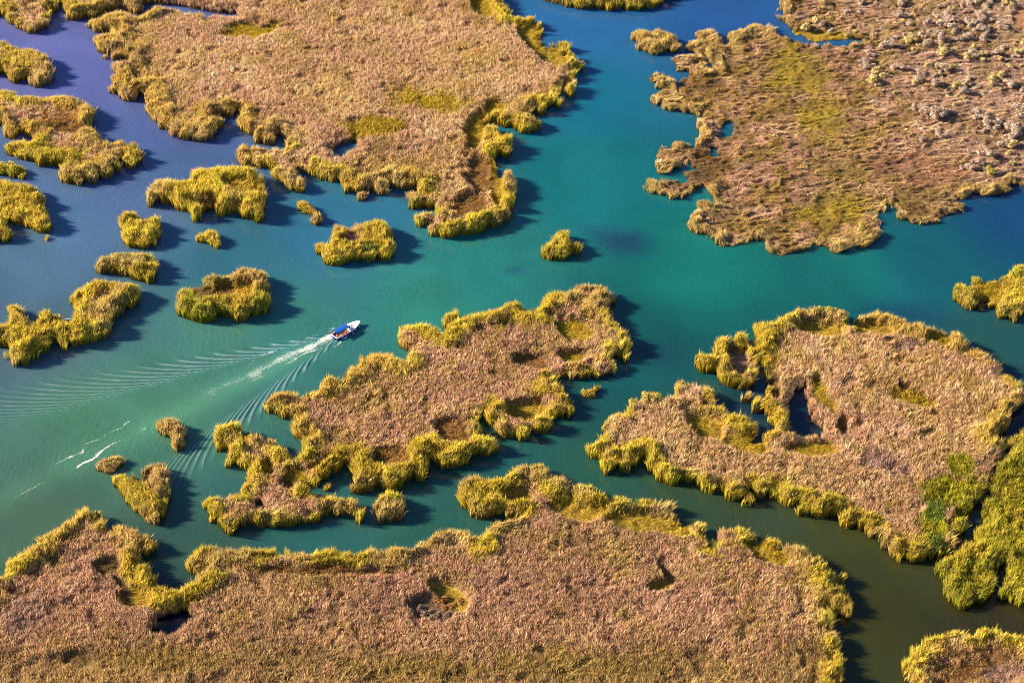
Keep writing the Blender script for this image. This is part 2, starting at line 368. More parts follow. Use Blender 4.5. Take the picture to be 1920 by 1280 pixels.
def skiff(px, py, heading, L, beam, label, mat_out, mat_in):
    x, y = ground(px, py, .3); root = empty('rowing_boat', (x, y, .02), heading, label=label, cat='rowing boat')
    S = hull_sections(L, beam, 14, (.42, .36, .6), .7)
    bm = hull_bm(S); bmesh.ops.translate(bm, verts=bm.verts, vec=(-L / 2, 0, 0)); bmesh.ops.solidify(bm, geom=list(bm.faces), thickness=.05); bm_obj('hull', bm, mat_out, root, False)
    bm = rail_bm(S, .04, -.02, .05); bmesh.ops.translate(bm, verts=bm.verts, vec=(-L / 2, 0, 0)); bm_obj('gunwale', bm, W_PAINT, root)
    for q in (-.28, 0, .26):
        bm = bmesh.new(); box(bm, (q * L, 0, .30), (.24, beam * .86, .04)); bm_obj('thwart', bm, mat_in, root)
    bm = bmesh.new(); box(bm, (0, 0, .05), (L * .7, beam * .6, .03)); bm_obj('floor_boards', bm, mat_in, root)
    return root
skiff(128, 601, .20, 4.6, 1.5, 'small dark rowing boat with white gunwale moored in the notch of the sprawling left island', B_PAINT, BLACK)
skiff(1235.5, 303, .9, 2.6, 1.1, 'tiny white rowing boat pulled against the western shore of the north eastern marsh', W_PAINT, W_PAINT)

# ---------------------------------------------------------------- outlines of the reed beds, traced by eye in image pixels
# each run of numbers is read on one image crop: letter = crop (origin and scale below), then x,y pairs
CROP = {'A': (0, 0, 2.977), 'B': (640, 0, 2.977), 'C': (1280, 0, 2.977), 'D': (0, 400, 2.977), 'E': (640, 400, 2.977),
         'F': (1280, 400, 2.977), 'G': (0, 800, 2.667), 'H': (640, 800, 2.667), 'I': (1280, 800, 2.667), 'P': (0, 0, 1.0),
         'J': (1200, 20, 9.6), 'K': (1200, 150, 9.6), 'L': (1200, 270, 9.6)}
def crop_to_image(s):  # crop coordinates to full image pixels, off-frame points pushed outward
    out, sh = [], None
    for tok in s.split():
        if tok.isalpha():
            sh = CROP[tok]; continue
        x, y = tok.split(',')
        px, py = sh[0] + float(x) / sh[2], sh[1] + float(y) / sh[2]
        if px < -40: px = -340
        if px > 1960: px = 2260
        if py < -40: py = -240
        if py > 1320: py = 1520
        out.append((px, py))
    return out

# name, label, category, group, top height m, minimum height, style, outline
BEDS = [
 ('reed_marsh', 'strip of tan reed marsh along the top left edge above the violet channel', 'marsh', 5.0, 2.2, 'tan',
  'A -200,-200 -200,90 0,95 25,110 55,135 85,140 90,165 130,190 180,197 225,175 285,150 290,120 275,75 310,70 335,45 355,30 365,65 365,90 370,112 430,120 475,108 520,108 575,90 600,70 665,50 705,66 755,90 800,68 842,42 848,20 830,-200'),
 ('reed_marsh', 'large tan reed marsh filling the top left and centre, west of the wide channel', 'marsh', 5.0, 2.4, 'tan',
  'A 850,-200 862,20 855,50 820,75 757,104 720,82 665,68 600,82 560,110 500,118 475,130 475,160 495,185 540,190 600,183 660,186 560,195 510,215 510,240 545,270 570,300 600,310 620,335 700,340 740,345 640,350 620,370 625,400 660,410 625,425 625,450 640,470 595,495 600,520 640,535 690,565 730,572 765,570 775,545 815,540 808,570 820,620 850,680 900,695 885,720 900,740 950,765 1010,780 1060,790 1140,797 1185,780 1205,735 1250,705 1250,665 1190,655 1240,650 1290,660 1345,640 1320,680 1325,705 1350,720 1355,755 1410,770 1430,800 1480,812 1540,815 1560,780 1545,750 1575,770 1610,785 1600,820 1580,848 1560,845 1520,825 1440,822 1350,815 1315,845 1315,900 1350,920 1420,935 1490,940 1510,960 1500,985 1540,1000 1580,1030 1615,1060 1610,1085 1680,1092 1705,1070 1700,1035 1680,1000 1650,975 1650,940 1700,960 1740,985 1790,1010 1850,1020 1905,1030 '
  'B 15,1085 90,1078 260,1092 262,1055 240,1045 330,1055 440,1062 440,1075 345,1070 340,1095 370,1130 385,1170 430,1165 490,1175 500,1190 430,1190 385,1190 385,1220 410,1245 E 380,10 410,50 430,80 490,95 500,125 590,145 650,130 720,115 800,125 810,95 860,80 930,45 935,0 B 935,1200 970,1130 968,1070 960,1020 935,985 935,955 885,955 865,935 860,900 930,875 940,850 935,810 955,800 952,765 900,745 860,735 860,705 800,700 800,690 880,690 900,705 945,720 960,745 1020,752 1060,745 1110,725 1115,685 1060,650 1065,625 1100,650 1140,655 1145,605 1190,590 1205,605 1225,600 1225,555 1205,545 1230,500 1235,480 1245,525 1270,550 1300,535 1310,490 1300,430 1310,410 1350,385 1355,350 1305,340 1300,310 1265,285 1265,245 1230,235 1180,240 1125,235 1115,200 1125,155 1110,125 1080,120 1075,95 1010,92 960,100 935,80 920,35 890,20 880,-200'),
 ('reed_island', 'golden reed island at the left edge between the two upper violet channels', 'reed island', 4.6, 2.2, 'gold',
  'A -200,235 0,235 60,260 120,280 180,280 240,315 285,350 290,440 265,485 190,490 165,465 120,450 85,470 45,450 40,410 0,425 -200,430'),
 ('reed_island', 'broad golden brown reed island at the left edge, small crescent pool, curled eastern hook', 'reed island', 4.8, 2.2, 'tangold',
  'A -200,510 0,518 70,512 120,535 200,545 300,545 410,548 480,585 515,610 520,650 540,690 540,712 490,715 520,750 570,785 620,800 670,785 750,805 780,840 795,885 770,930 730,950 700,930 690,895 660,905 660,960 610,1000 560,1010 530,1030 490,1015 455,1038 410,1025 370,1030 320,1010 310,980 350,935 300,930 230,935 190,905 130,900 70,880 35,850 32,795 90,790 170,795 205,790 170,760 100,755 60,785 25,770 18,720 0,700 -200,700'),
 ('reed_island', 'small green islet cut by the left edge under the broad island with crescent pool', 'reed island', 3.0, 1.2, 'green',
  'A -200,905 0,910 50,900 100,920 145,950 145,985 125,1010 60,1005 40,975 0,980 -200,985'),
 ('reed_island', 'olive gold reed island at the left edge, west of the saddle shaped island', 'reed island', 4.8, 2.0, 'gold',
  'A -200,1010 0,1010 45,1012 80,1035 130,1030 200,1065 250,1110 255,1150 235,1165 270,1200 285,1260 D 287,60 285,100 240,108 205,112 180,88 120,75 75,68 30,30 A 0,1205 -200,1165'),
 ('reed_island', 'small dark sided reed islet at the left edge just below the olive gold island', 'reed island', 4.0, 1.6, 'gold',
  'D -200,-20 0,5 40,50 70,100 65,150 20,165 -200,170'),
 ('reed_island', 'single tiny round reed tuft in open water near the left edge', 'reed tuft', 1.8, .6, 'gold',
  'D 252,130 262,118 276,122 279,145 268,155 255,150'),
 ('reed_island', 'pale gold saddle shaped reed island with tall fluffy back and arched lower front', 'reed island', 6.4, 3.0, 'gold',
  'A 810,1120 820,1180 840,1160 880,1140 950,1150 985,1175 1040,1185 1070,1190 1060,1215 1050,1235 1080,1255 1120,1240 1115,1200 1140,1180 1190,1185 1220,1215 1310,1210 1360,1215 1400,1220 1440,1245 1475,1245 1478,1210 1475,1150 1475,1050 1460,1000 1425,965 1390,940 1290,935 1180,945 1070,950 1060,975 1055,1005 1040,1020 930,1005 870,1015 835,1050 815,1080'),
 ('reed_island', 'squat gold reed islet with ragged corners just below left of the saddle shaped island', 'reed island', 4.8, 2.0, 'gold',
  'D 675,20 680,0 700,-5 740,5 780,35 840,40 870,20 890,45 900,90 890,130 870,190 820,200 750,195 715,190 690,170 668,150 690,115 672,80'),
 ('reed_island', 'little brown gold reed mound alone in the water under the saddle shaped island', 'reed island', 3.2, 1.4, 'gold',
  'D 1078,150 1110,110 1160,93 1200,110 1220,145 1225,190 1210,200 1150,175 1110,168'),
 ('reed_island', 'narrow slanting reed islet of two joined tufts right of the saddle shaped island', 'reed island', 3.0, 1.2, 'gold',
  'A 1655,1130 1680,1120 1705,1135 1730,1150 1775,1175 1800,1210 1800,1245 1760,1258 1735,1250 1720,1210 1690,1190 1665,1175'),
 ('reed_island', 'bean shaped green topped reed islet directly above the spread out left island', 'reed island', 4.8, 2.0, 'green',
  'D 538,290 570,250 640,228 740,220 820,230 860,265 870,320 860,370 835,400 800,400 780,380 740,370 700,350 640,350 600,340 555,345 540,325'),
 ('reed_island', 'sprawling branched yellow green reed island at the left edge, rowing boat in its notch', 'reed island', 5.4, 2.2, 'gold',
  'D 35,515 90,505 130,550 155,590 185,630 230,595 210,575 205,550 270,545 280,570 335,580 345,610 380,622 410,605 415,560 430,520 390,510 385,470 420,455 450,410 500,380 600,385 700,395 770,415 785,460 780,490 740,530 690,570 640,600 610,640 620,680 600,700 540,715 480,735 400,745 370,765 335,760 325,720 280,735 275,790 240,790 215,770 205,820 170,855 130,840 80,868 65,820 25,815 20,780 50,745 0,745 -200,750 -200,630 0,630 50,630 70,595 40,560'),
 ('reed_island', 'ring shaped green gold reed island with a dark sunken middle left of the tour boat', 'reed island', 5.2, 2.2, 'green',
  'D 982,460 1020,430 1060,430 1065,405 1110,400 1130,355 1190,345 1240,355 1290,355 1320,330 1345,300 1380,320 1440,325 1490,345 1495,420 1515,480 1500,510 1490,570 1430,580 1390,605 1310,610 1290,585 1220,575 1180,600 1110,618 1070,615 1040,590 990,575 982,530 995,480'),
 ('reed_island', 'boxy green gold reed island with a notched top in mid channel above the tour boat', 'reed island', 5.2, 2.2, 'gold',
  'D 1760,175 1800,168 1850,190 1850,160 1845,100 1870,68 E 0,80 50,90 75,85 80,60 150,50 200,45 250,60 280,95 290,130 285,190 285,265 200,265 120,270 60,270 0,285 D 1880,295 1830,290 1790,265 1775,230 1765,200'),
 ('reed_island', 'small three cornered reed islet alone in the middle of the wide teal channel', 'reed island', 4.4, 1.8, 'gold',
  'E 1112,190 1125,170 1175,165 1200,120 1240,103 1285,110 1300,150 1325,180 1330,220 1300,250 1230,265 1150,262 1120,240 1115,215'),
 ('reed_island', 'large central reed island with mauve brown heart and curling tail, right of the tour boat', 'reed island', 5.2, 2.3, 'mauve',
  'E 275,690 275,672 290,655 330,635 400,630 460,625 500,650 560,670 590,680 600,650 550,640 548,620 575,600 590,570 620,565 640,540 655,545 655,570 650,600 700,570 780,560 850,545 900,520 980,500 1010,520 1020,545 1060,555 1100,530 1130,520 1130,470 1170,450 1270,445 1310,410 1360,403 1440,405 1490,440 1520,470 1510,520 1480,540 1485,580 1540,630 1600,670 1620,720 1615,790 1590,830 1550,840 1510,820 1490,810 1525,870 1520,905 1470,915 1400,930 1340,920 1310,905 1290,930 1220,945 1185,940 1190,960 1230,985 1280,1030 1305,1080 1300,1120 1280,1150 1220,1140 1190,1150 1160,1180 1150,1230 1100,1240 1060,1235 1030,1270 960,1275 890,1262 850,1220 820,1180 800,1130 775,1130 765,1190 780,1240 850,1270 880,1285 '
  'H 805,85 795,120 760,140 700,160 655,155 640,185 600,205 555,215 500,212 475,180 450,160 430,175 432,225 415,270 330,275 300,260 302,310 250,325 200,310 150,325 100,340 60,340 30,315 45,290 70,285 50,260 50,220 0,215 G 1690,230 1680,245 1640,260 1610,280 1560,310 1540,335 1580,350 1640,350 1707,360 H 50,350 90,365 105,400 105,470 80,490 60,450 0,440 G 1700,445 1600,465 1560,480 1480,485 1440,500 1390,500 1345,540 1330,510 1250,490 1190,500 1165,535 1130,535 1100,500 1050,475 1040,430 995,395 1010,365 1060,350 1130,350 1190,350 1200,310 1235,270 1250,240 1200,240 1170,210 1120,195 1120,165 1145,150 1090,130 1070,90 1065,40 1090,0 '
  'D 1185,1240 1215,1190 1290,1175 1340,1190 1400,1200 1430,1240 G 1290,40 1320,75 1350,60 1390,65 1410,95 1420,130 1460,170 1500,150 1510,100 1530,75 1510,65 1480,50 1470,20 D 1645,1260 1640,1220 1650,1160 1600,1140 1565,1155 1530,1125 1480,1100 1480,1060 1530,1005 1600,1005 1660,1000 1700,1010 1780,990 1810,930 1850,910 1905,920 E 30,890 90,830 120,785 200,790 265,785 290,810 350,815 370,800 350,760 310,720'),
 ('reed_island', 'single small gold reed clump off the inner side of the central island tail', 'reed tuft', 2.4, .8, 'gold',
  'G 1604,290 1615,280 1640,282 1645,300 1640,318 1620,322 1606,310'),
 ('reed_island', 'round bushy green reed islet off the end of the central island tail', 'reed island', 4.8, 2.0, 'green',
  'H 145,400 160,370 190,365 220,325 260,330 300,355 315,400 305,440 300,475 250,490 220,475 190,495 180,470 150,455'),
 ('reed_island', 'sparse pale gold reed islet of two leaning tufts in the wake below the tour boat', 'reed island', 3.8, 1.4, 'straw',
  'D 865,1185 890,1160 940,1140 980,1160 1010,1190 1050,1230 G 920,40 945,90 930,115 890,133 865,100 860,60 830,50 780,25 770,0'),
 ('reed_island', 'thin bristly pink gold reed tuft in the shallows at the lower left', 'reed tuft', 2.6, .9, 'straw',
  'G 487,200 500,175 545,155 560,145 610,140 622,185 590,205 560,235 520,228 490,215'),
 ('reed_island', 'wedge shaped reed islet with a hollow top and pale lower flank at the lower left', 'reed island', 4.4, 1.8, 'gold',
  'G 545,270 570,245 640,250 690,240 720,205 760,200 800,185 825,210 830,250 845,310 855,360 840,400 825,440 790,495 740,480 700,440 640,390 620,350 590,330 570,300'),
 ('reed_island', 'tiny reed islet in the gap off the eastern end of the central island', 'reed tuft', 2.4, .9, 'gold',
  'E 1322,1000 1340,975 1400,975 1410,962 1435,960 1440,990 1420,1005 1415,1030 1380,1035 1340,1020'),
 ('reed_marsh', 'vast brown reed marsh along the bottom with a dark oval pool and green hollow', 'marsh', 4.8, 2.3, 'mauve',
  'G -200,760 0,740 20,690 50,650 80,640 130,640 150,600 195,590 200,545 240,535 290,520 300,475 340,470 370,430 410,410 480,415 510,445 515,480 530,510 600,500 660,515 700,550 770,550 800,570 800,610 770,630 730,650 690,675 740,710 765,740 775,780 810,810 860,825 900,820 950,790 985,755 940,740 935,710 918,690 950,650 990,625 1040,600 1090,610 1110,625 1180,620 1260,615 1330,625 1400,600 1450,635 1520,600 1600,630 1650,615 1707,625 '
  'H 60,625 150,610 220,610 280,600 340,620 370,580 440,545 490,530 530,510 600,520 650,530 670,570 690,560 720,530 760,480 800,475 850,470 870,440 820,460 760,470 700,465 660,465 645,440 650,420 600,400 570,370 578,310 600,270 640,240 690,245 740,270 790,260 850,225 900,195 950,190 1010,200 1030,250 1080,260 1110,280 1150,320 1200,295 1260,290 1310,330 1340,355 1400,350 1500,365 1580,375 1610,400 1640,375 1655,400 1655,440 1690,460 1707,480 '
  'I 90,490 105,530 115,590 140,585 150,540 180,505 230,520 270,500 310,540 380,565 430,560 480,585 570,595 610,610 625,650 690,655 718,680 700,710 740,720 780,745 820,740 822,775 790,800 815,850 830,885 865,940 850,970 800,965 740,930 745,960 750,1000 775,1050 775,1110 795,1180 795,1280 800,1500 G -200,1500'),
 ('reed_island', 'large eastern reed island with tan heart, small western lagoon and green lower corner', 'reed island', 5.2, 2.3, 'tan',
  'F 62,850 70,800 95,780 130,795 180,800 185,750 200,700 260,680 330,670 350,700 370,750 410,760 415,705 370,675 365,640 400,610 460,620 490,620 550,580 640,550 720,540 800,535 870,545 905,565 925,605 960,590 1040,555 1120,565 1220,595 1320,620 1420,655 1520,680 1575,730 1580,760 1640,760 1680,800 1750,830 1790,900 1850,940 1905,970 1950,1000 1940,1045 1880,1090 1830,1130 1800,1200 1785,1270 '
  'I 1604,70 1606,120 1570,165 1548,210 1500,330 1440,425 1415,470 1405,530 1350,590 1340,635 1300,655 1240,668 1215,640 1210,680 1150,685 1080,680 1040,660 1035,635 990,620 985,570 960,545 930,560 905,520 870,510 810,515 790,495 795,455 740,440 700,460 600,460 565,440 575,410 540,405 500,400 480,385 440,370 440,335 400,355 375,355 345,325 370,365 365,385 290,410 280,370 230,360 160,345 95,335 95,305 50,300 0,290 '
  'H 1620,298 1580,280 1530,250 1525,215 1530,170 1480,180 1470,215 1440,230 1390,220 1370,190 1350,235 1320,248 1305,215 1300,190 1260,160 1225,140 1222,100 1260,90 1300,60 1295,20 E 1445,1180 1490,1140 1530,1120 1600,1130 1575,1090 1575,1055 1600,1050 1660,1025 1740,1010 1800,1015 1870,1005 1860,950 1880,930 F 0,930 50,965 90,945 150,970 175,1010 165,1075 240,1100 310,1130 370,1165 395,1210 410,1260 440,1240 480,1215 525,1205 500,1185 460,1150 455,1110 390,1115 380,1070 310,1045 305,1015 370,1000 420,1030 465,1040 465,1010 470,960 465,880 440,880 410,870 400,920 395,960 350,985 310,990 240,965 190,930 185,890 140,890 80,885'),
 ('reed_marsh', 'bright green reed marsh at the lower right edge, split by dark crevices', 'marsh', 4.6, 2.2, 'vivid',
  'I 2100,0 1700,8 1640,60 1632,110 1622,135 1590,195 1570,218 1520,335 1498,420 1508,480 1462,530 1412,600 1362,645 1310,668 1278,680 1262,730 1300,770 1295,860 1340,885 1380,915 1425,915 1435,875 1520,890 1530,820 1560,800 1570,700 1605,690 1605,800 1575,830 1585,865 1630,870 1660,900 1707,905 2100,905'),
 ('reed_island', 'yellow green reed island with knobbly western tip at the right edge in the channel', 'reed island', 3.6, 1.6, 'green',
  'F 1510,430 1525,395 1560,400 1600,405 1610,355 1640,355 1650,375 1720,380 1760,375 1810,350 1830,320 1870,300 1905,298 2200,290 2200,600 1905,560 1890,590 1860,580 1855,615 1835,610 1820,590 1770,595 1755,570 1760,540 1710,530 1680,500 1670,545 1620,550 1580,535 1550,515 1515,490 1515,460'),
 ('reed_island', 'reed island in the bottom right corner, gold fringe round a pinkish centre', 'reed island', 4.8, 2.2, 'tangold',
  'I 1110,1240 1110,1190 1150,1145 1130,1110 1145,1090 1190,1095 1200,1060 1270,1040 1340,1025 1430,1030 1520,1010 1600,1030 1680,1050 1707,1080 2100,1080 2100,1500 1130,1500 1120,1280'),
 ('reed_marsh', 'huge pinkish north eastern marsh of rippled sedge, bushes towards the top right corner', 'marsh', 2.9, 1.3, 'sedge',
  'C 600,-200 560,-20 545,10 515,35 515,65 560,72 530,100 545,115 580,125 590,165 640,210 700,229 780,230 860,230 960,222 1010,224 1010,236 960,238 860,244 780,240 720,243 680,232 600,215 530,190 520,155 470,135 430,120 370,140 350,165 290,165 245,180 245,215 265,240 '
  'J 1600,600 1510,640 1490,560 1480,480 1350,450 1350,370 1270,350 1180,360 1040,345 980,420 1000,480 1060,520 1020,570 960,560 870,560 835,640 840,700 900,740 1080,800 1130,790 1170,830 1200,850 1260,1000 1300,1060 1260,1075 1180,1010 1130,980 1160,850 1080,800 1000,800 930,800 860,810 700,790 650,780 600,820 550,900 535,960 560,1030 630,1060 640,1100 740,1110 800,1060 850,1100 900,1170 880,1200 830,1150 740,1160 680,1210 660,1248 '
  'K 640,20 690,60 690,150 670,240 620,230 640,100 620,50 560,20 540,0 J 560,1200 500,1130 420,1130 280,1120 190,1140 180,1220 K 190,20 260,60 250,140 290,210 230,230 160,290 135,360 180,420 240,470 310,460 330,400 400,400 370,480 400,545 460,550 510,570 540,600 590,590 620,540 700,560 830,620 850,590 900,600 1030,640 1040,700 1000,800 1030,900 1090,960 1060,1040 1000,1100 1020,1160 1000,1220 960,1200 960,1130 860,1160 780,1110 750,1060 830,1000 850,940 820,860 810,780 820,700 '
  'K 830,640 800,760 830,1000 750,1060 790,1110 680,1120 620,1110 550,1170 500,1220 480,1160 420,1160 350,1200 L 350,90 300,200 310,280 300,350 320,400 300,490 340,530 400,560 470,550 540,480 600,450 740,440 780,520 750,600 650,640 420,640 320,690 270,640 180,620 120,640 85,760 120,860 170,890 240,890 310,920 400,940 530,950 560,1010 600,1050 700,1060 760,1060 780,980 900,920 1000,850 1150,740 1190,720 1200,780 1190,850 1210,900 1280,930 1330,920 1280,1000 1150,1000 1110,1010 1090,1080 1020,1140 990,1170 '
  'F 5,60 40,100 80,118 100,100 130,145 180,140 190,180 250,190 300,175 340,180 370,160 440,155 470,150 460,200 500,230 560,232 640,210 720,195 800,195 815,215 870,220 930,185 1010,190 1060,175 1100,130 1105,70 1090,20 1080,-10 C 1090,1190 1140,1170 1200,1170 1200,1230 1260,1230 1290,1255 1350,1255 1430,1235 1480,1200 1560,1195 1585,1150 1560,1110 1600,1110 1630,1060 1660,1105 1730,1090 1820,1080 1830,1020 1860,1040 1905,1060 2300,1080 2300,-200'),
 ('reed_marsh', 'thin reed marsh shore cut by the top edge above the wide blue channel', 'marsh', 4.6, 2.0, 'tan',
  'B 1100,-200 1100,0 1180,20 1260,45 1320,55 1400,45 1460,65 1540,50 1620,62 1740,50 1790,30 1820,10 1905,-10 1950,-200'),
 ('reed_island', 'oval pale gold reed islet near the top, just off the north eastern marsh', 'reed island', 3.8, 1.8, 'straw',
  'B 1603,215 1615,185 1650,170 1690,175 1740,170 1800,180 1860,200 1900,235 1900,280 1860,295 1800,300 1750,312 1700,300 1650,275 1640,240 1610,235'),
 ('reed_island', 'small round reed tuft just off the stubby southern spur of the top central marsh', 'reed tuft', 2.6, .9, 'gold',
  'B 88,1095 100,1075 125,1070 148,1080 150,1108 130,1122 100,1120'),
 ('reed_island', 'tiny reed clump beside the north western shore of the big tan marsh', 'reed tuft', 1.8, .6, 'gold',
  'A 562,322 570,310 590,310 598,325 585,340 568,336'),
]
POOLS = ['G 800,960 810,945 850,930 925,932 922,960 890,985 860,1000 820,1010 802,995',
         'P 625,281 640,268 664,266 660,274 645,285 628,287', 'B 500,1160 520,1150 532,1165 525,1190 505,1190',
         'F 620,1020 655,1005 680,1080 690,1140 755,1190 750,1212 690,1212 640,1195 600,1190 605,1150 600,1100 612,1050',
         'P 1355,238 1364,228 1375,232 1373,242 1362,250 1356,247', 'P 1290,300 1297,302 1297,313 1291,313',
         'G 1290,380 1315,368 1325,385 1305,402 1290,398', 'C 1100,45 1100,46', 'P 286,7 340,10 385,20 430,22 430,26 385,25 340,15 300,12',
         'P 1334,280 1342,282 1340,288 1333,287']
POOLS = [p for p in POOLS if len(p.split()) > 4]
# hollows and patches: centre x, y, half width, half height, angle, height factor, tint (dark: shade of the hollows painted in)
PATCHES = [
 (1000,72,34,20,55,.28,'olive'),(1035,105,38,16,15,.28,'olive'),(905,15,28,14,30,.4,'olive'),
 (890,250,24,34,10,.35,'olive'),(900,330,30,52,-8,.38,'rust'),(885,385,42,20,0,.45,'rust'),(930,350,14,50,-5,.4,'olive'),
 (465,58,62,14,-5,.6,'olive'),(930,205,30,9,-10,.5,'olive'),(800,190,90,25,10,.85,'olive'),(700,240,60,22,0,.9,'olive'),
 (1000,682,42,11,3,.35,'rust'),(1070,670,30,8,0,.35,'olive'),(985,770,42,13,-5,.3,'olive'),(1075,620,40,20,10,.5,'olive'),
 (850,815,42,20,15,.5,'rust'),(735,858,34,24,10,.7,'rust'),
 (1535,620,52,12,5,.25,'olive'),(1640,618,54,8,6,.25,'olive'),(1452,720,12,34,-10,.45,'dark'),
 (1320,800,50,16,25,.3,'olive'),(1400,835,50,16,12,.3,'olive'),(1520,845,60,12,0,.45,'olive'),(1578,802,12,14,0,.55,'rust'),
 (1712,745,46,18,15,.72,'olive'),(1700,722,16,10,0,.62,'rust'),(1760,640,30,8,15,.5,'olive'),(1545,740,16,40,-30,.6,'olive'),
 (970,932,42,12,0,.25,'olive'),(1085,958,78,17,8,.25,'olive'),(1240,985,70,14,15,.35,'olive'),(1180,980,60,14,10,.4,'olive'),(1440,1040,50,14,20,.45,'olive'),
 (252,1122,32,14,0,.3,'olive'),(200,1062,32,9,-15,.5,'dark'),(230,1100,10,22,-40,.5,'dark'),
 (842,1108,40,15,10,.2,'olive'),(806,1142,48,22,5,.3,'heath'),(862,1130,20,15,40,.25,'olive'),
 (1250,1075,10,24,-50,.35,'dark'),(1235,1100,24,7,-15,.35,'olive'),(150,1240,34,14,0,.5,'dark'),
 (1380,560,1,1,0,.5,'olive'),(425,550,30,9,-10,.3,'rust'),(458,548,24,10,0,.45,'gold'),(380,548,26,12,15,.45,'dark'),(266,900,27,11,-12,.25,'dark'),(385,385,24,10,0,.6,'dark'),
 (660,450,22,10,0,.6,'lilac'),(455,360,36,14,10,.72,'olive'),(690,468,30,6,0,.8,'green'),
 (470,815,22,10,0,.3,'dark'),(560,900,30,16,10,.5,'olive'),(540,910,16,9,0,.35,'rust'),(600,870,30,10,-20,.6,'olive'),(505,880,18,16,0,.6,'olive'),
 (1385,680,18,22,-20,.3,'lilac'),(1372,660,14,14,0,.3,'dark'),(1490,130,70,60,15,.62,'olive'),(1540,210,60,50,10,.66,'olive'),(1560,390,90,45,-5,.66,'olive'),
 (1330,300,50,40,0,.75,'rust'),(1330,150,26,22,0,.7,'rust'),(1540,64,70,8,4,.3,'olive'),(1400,480,60,14,0,.7,'olive'),
 (1290,150,30,26,20,.6,'rust'),(1690,300,80,30,-5,.85,'red'),(1760,320,70,20,-8,.8,'red'),(1720,390,30,18,0,.7,'rust'),(1914,32,24,15,10,.15,'red'),
 (1820,950,70,62,20,.9,'vivid'),(1765,920,36,30,0,1.0,'vivid'),(1750,990,30,50,0,1.0,'vivid'),(1750,960,20,26,0,.9,'dkgreen'),(1760,1020,16,22,0,.9,'dkgreen'),
 (1800,870,28,22,0,1.0,'vivid'),(1775,968,9,16,0,1.05,'tan'),(1850,865,34,18,-20,1.0,'tan'),
 (1830,1250,90,40,-10,.6,'rust'),(1880,1260,60,26,0,.6,'lilac'),(1860,540,40,24,0,.6,'olive'),
 (50,1150,60,50,0,.95,'lilac'),(30,1110,24,10,0,.6,'rust'),(100,230,60,26,0,.8,'rust'),
 (1840,570,10,6,0,.5,'rust'),(130,240,40,14,0,.6,'rust'),(1660,870,60,20,10,.85,'lilac'),(1700,650,40,14,0,.75,'lilac'),
 (640,700,16,16,0,.7,'dark'),(780,1260,180,30,0,.92,'khaki'),(300,1240,150,30,0,.92,'khaki'),(1100,1250,240,40,0,.9,'khaki'),
 (600,1070,140,10,2,.7,'rust'),(1340,1020,14,12,0,.6,'green'),
]
# water colours, violet sky reflection at top left painted in: x, y, r, g, b
WATER_COL = [(60,90,108,116,184),(150,150,102,112,180),(330,250,86,104,168),(330,300,80,112,158),(60,480,85,122,150),(450,490,55,120,140),
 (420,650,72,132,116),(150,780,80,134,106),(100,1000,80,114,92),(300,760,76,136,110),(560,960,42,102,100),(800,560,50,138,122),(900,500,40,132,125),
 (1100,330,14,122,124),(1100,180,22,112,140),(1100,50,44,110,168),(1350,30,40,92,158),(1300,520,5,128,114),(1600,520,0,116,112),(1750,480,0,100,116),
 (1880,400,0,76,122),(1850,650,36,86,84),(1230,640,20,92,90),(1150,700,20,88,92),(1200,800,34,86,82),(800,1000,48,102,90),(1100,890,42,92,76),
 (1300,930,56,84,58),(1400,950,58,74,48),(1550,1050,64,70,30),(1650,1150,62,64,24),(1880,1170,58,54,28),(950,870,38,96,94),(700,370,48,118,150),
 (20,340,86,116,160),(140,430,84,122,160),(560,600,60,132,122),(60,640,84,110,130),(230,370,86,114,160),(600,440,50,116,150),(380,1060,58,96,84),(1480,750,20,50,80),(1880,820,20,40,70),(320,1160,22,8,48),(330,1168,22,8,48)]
WEED = [(1170,452,48,20,12,.72),(1120,440,30,14,30,.3),(965,504,22,10,-10,.45),(1690,585,80,22,4,.5),(1560,600,60,14,-8,.25),(395,415,40,14,0,.2),(1250,660,60,30,0,.3),(700,870,30,10,0,.3),(760,375,14,5,0,.35)]

# ================================================================ rasterise the outlines, find footprints on the ground
MX0, MY0, MW, MH = -360, -260, 2640, 1800
def fill(idm, pts, val, only=None):
    P = np.array(pts, float); n = len(P)
    ys = P[:, 1]
    for row in range(max(0, int(ys.min() - MY0)), min(MH, int(ys.max() - MY0) + 1)):
        yy = row + MY0 + .5
        y0, y1 = P[:, 1], np.roll(P[:, 1], -1); x0, x1 = P[:, 0], np.roll(P[:, 0], -1)
        m = (y0 <= yy) != (y1 <= yy)
        if not m.any(): continue
        xs = np.sort(x0[m] + (yy - y0[m]) / (y1[m] - y0[m]) * (x1[m] - x0[m])) - MX0
        for k in range(0, len(xs) - 1, 2):
            a, b = max(0, int(round(xs[k]))), min(MW, int(round(xs[k + 1])))
            if b > a: idm[row, a:b] = val
IDM = np.zeros((MH, MW), np.int16)
for k, b in enumerate(BEDS): fill(IDM, crop_to_image(b[6]), k + 1)
IDF = IDM.copy()
for p in POOLS:
    q = np.array(crop_to_image(p)); c = q.mean(0); fill(IDM, (q - c) * 1.28 + c + np.array([0, 3]), 0)
def look(px, py):
    i = np.clip((py - MY0).astype(int), 0, MH - 1); j = np.clip((px - MX0).astype(int), 0, MW - 1)
    return IDM[i, j]

G = 0.5
GX = np.arange(-330, 330, G); GY = np.arange(372, 900, G)
X, Y = np.meshgrid(GX + G / 2, GY + G / 2)
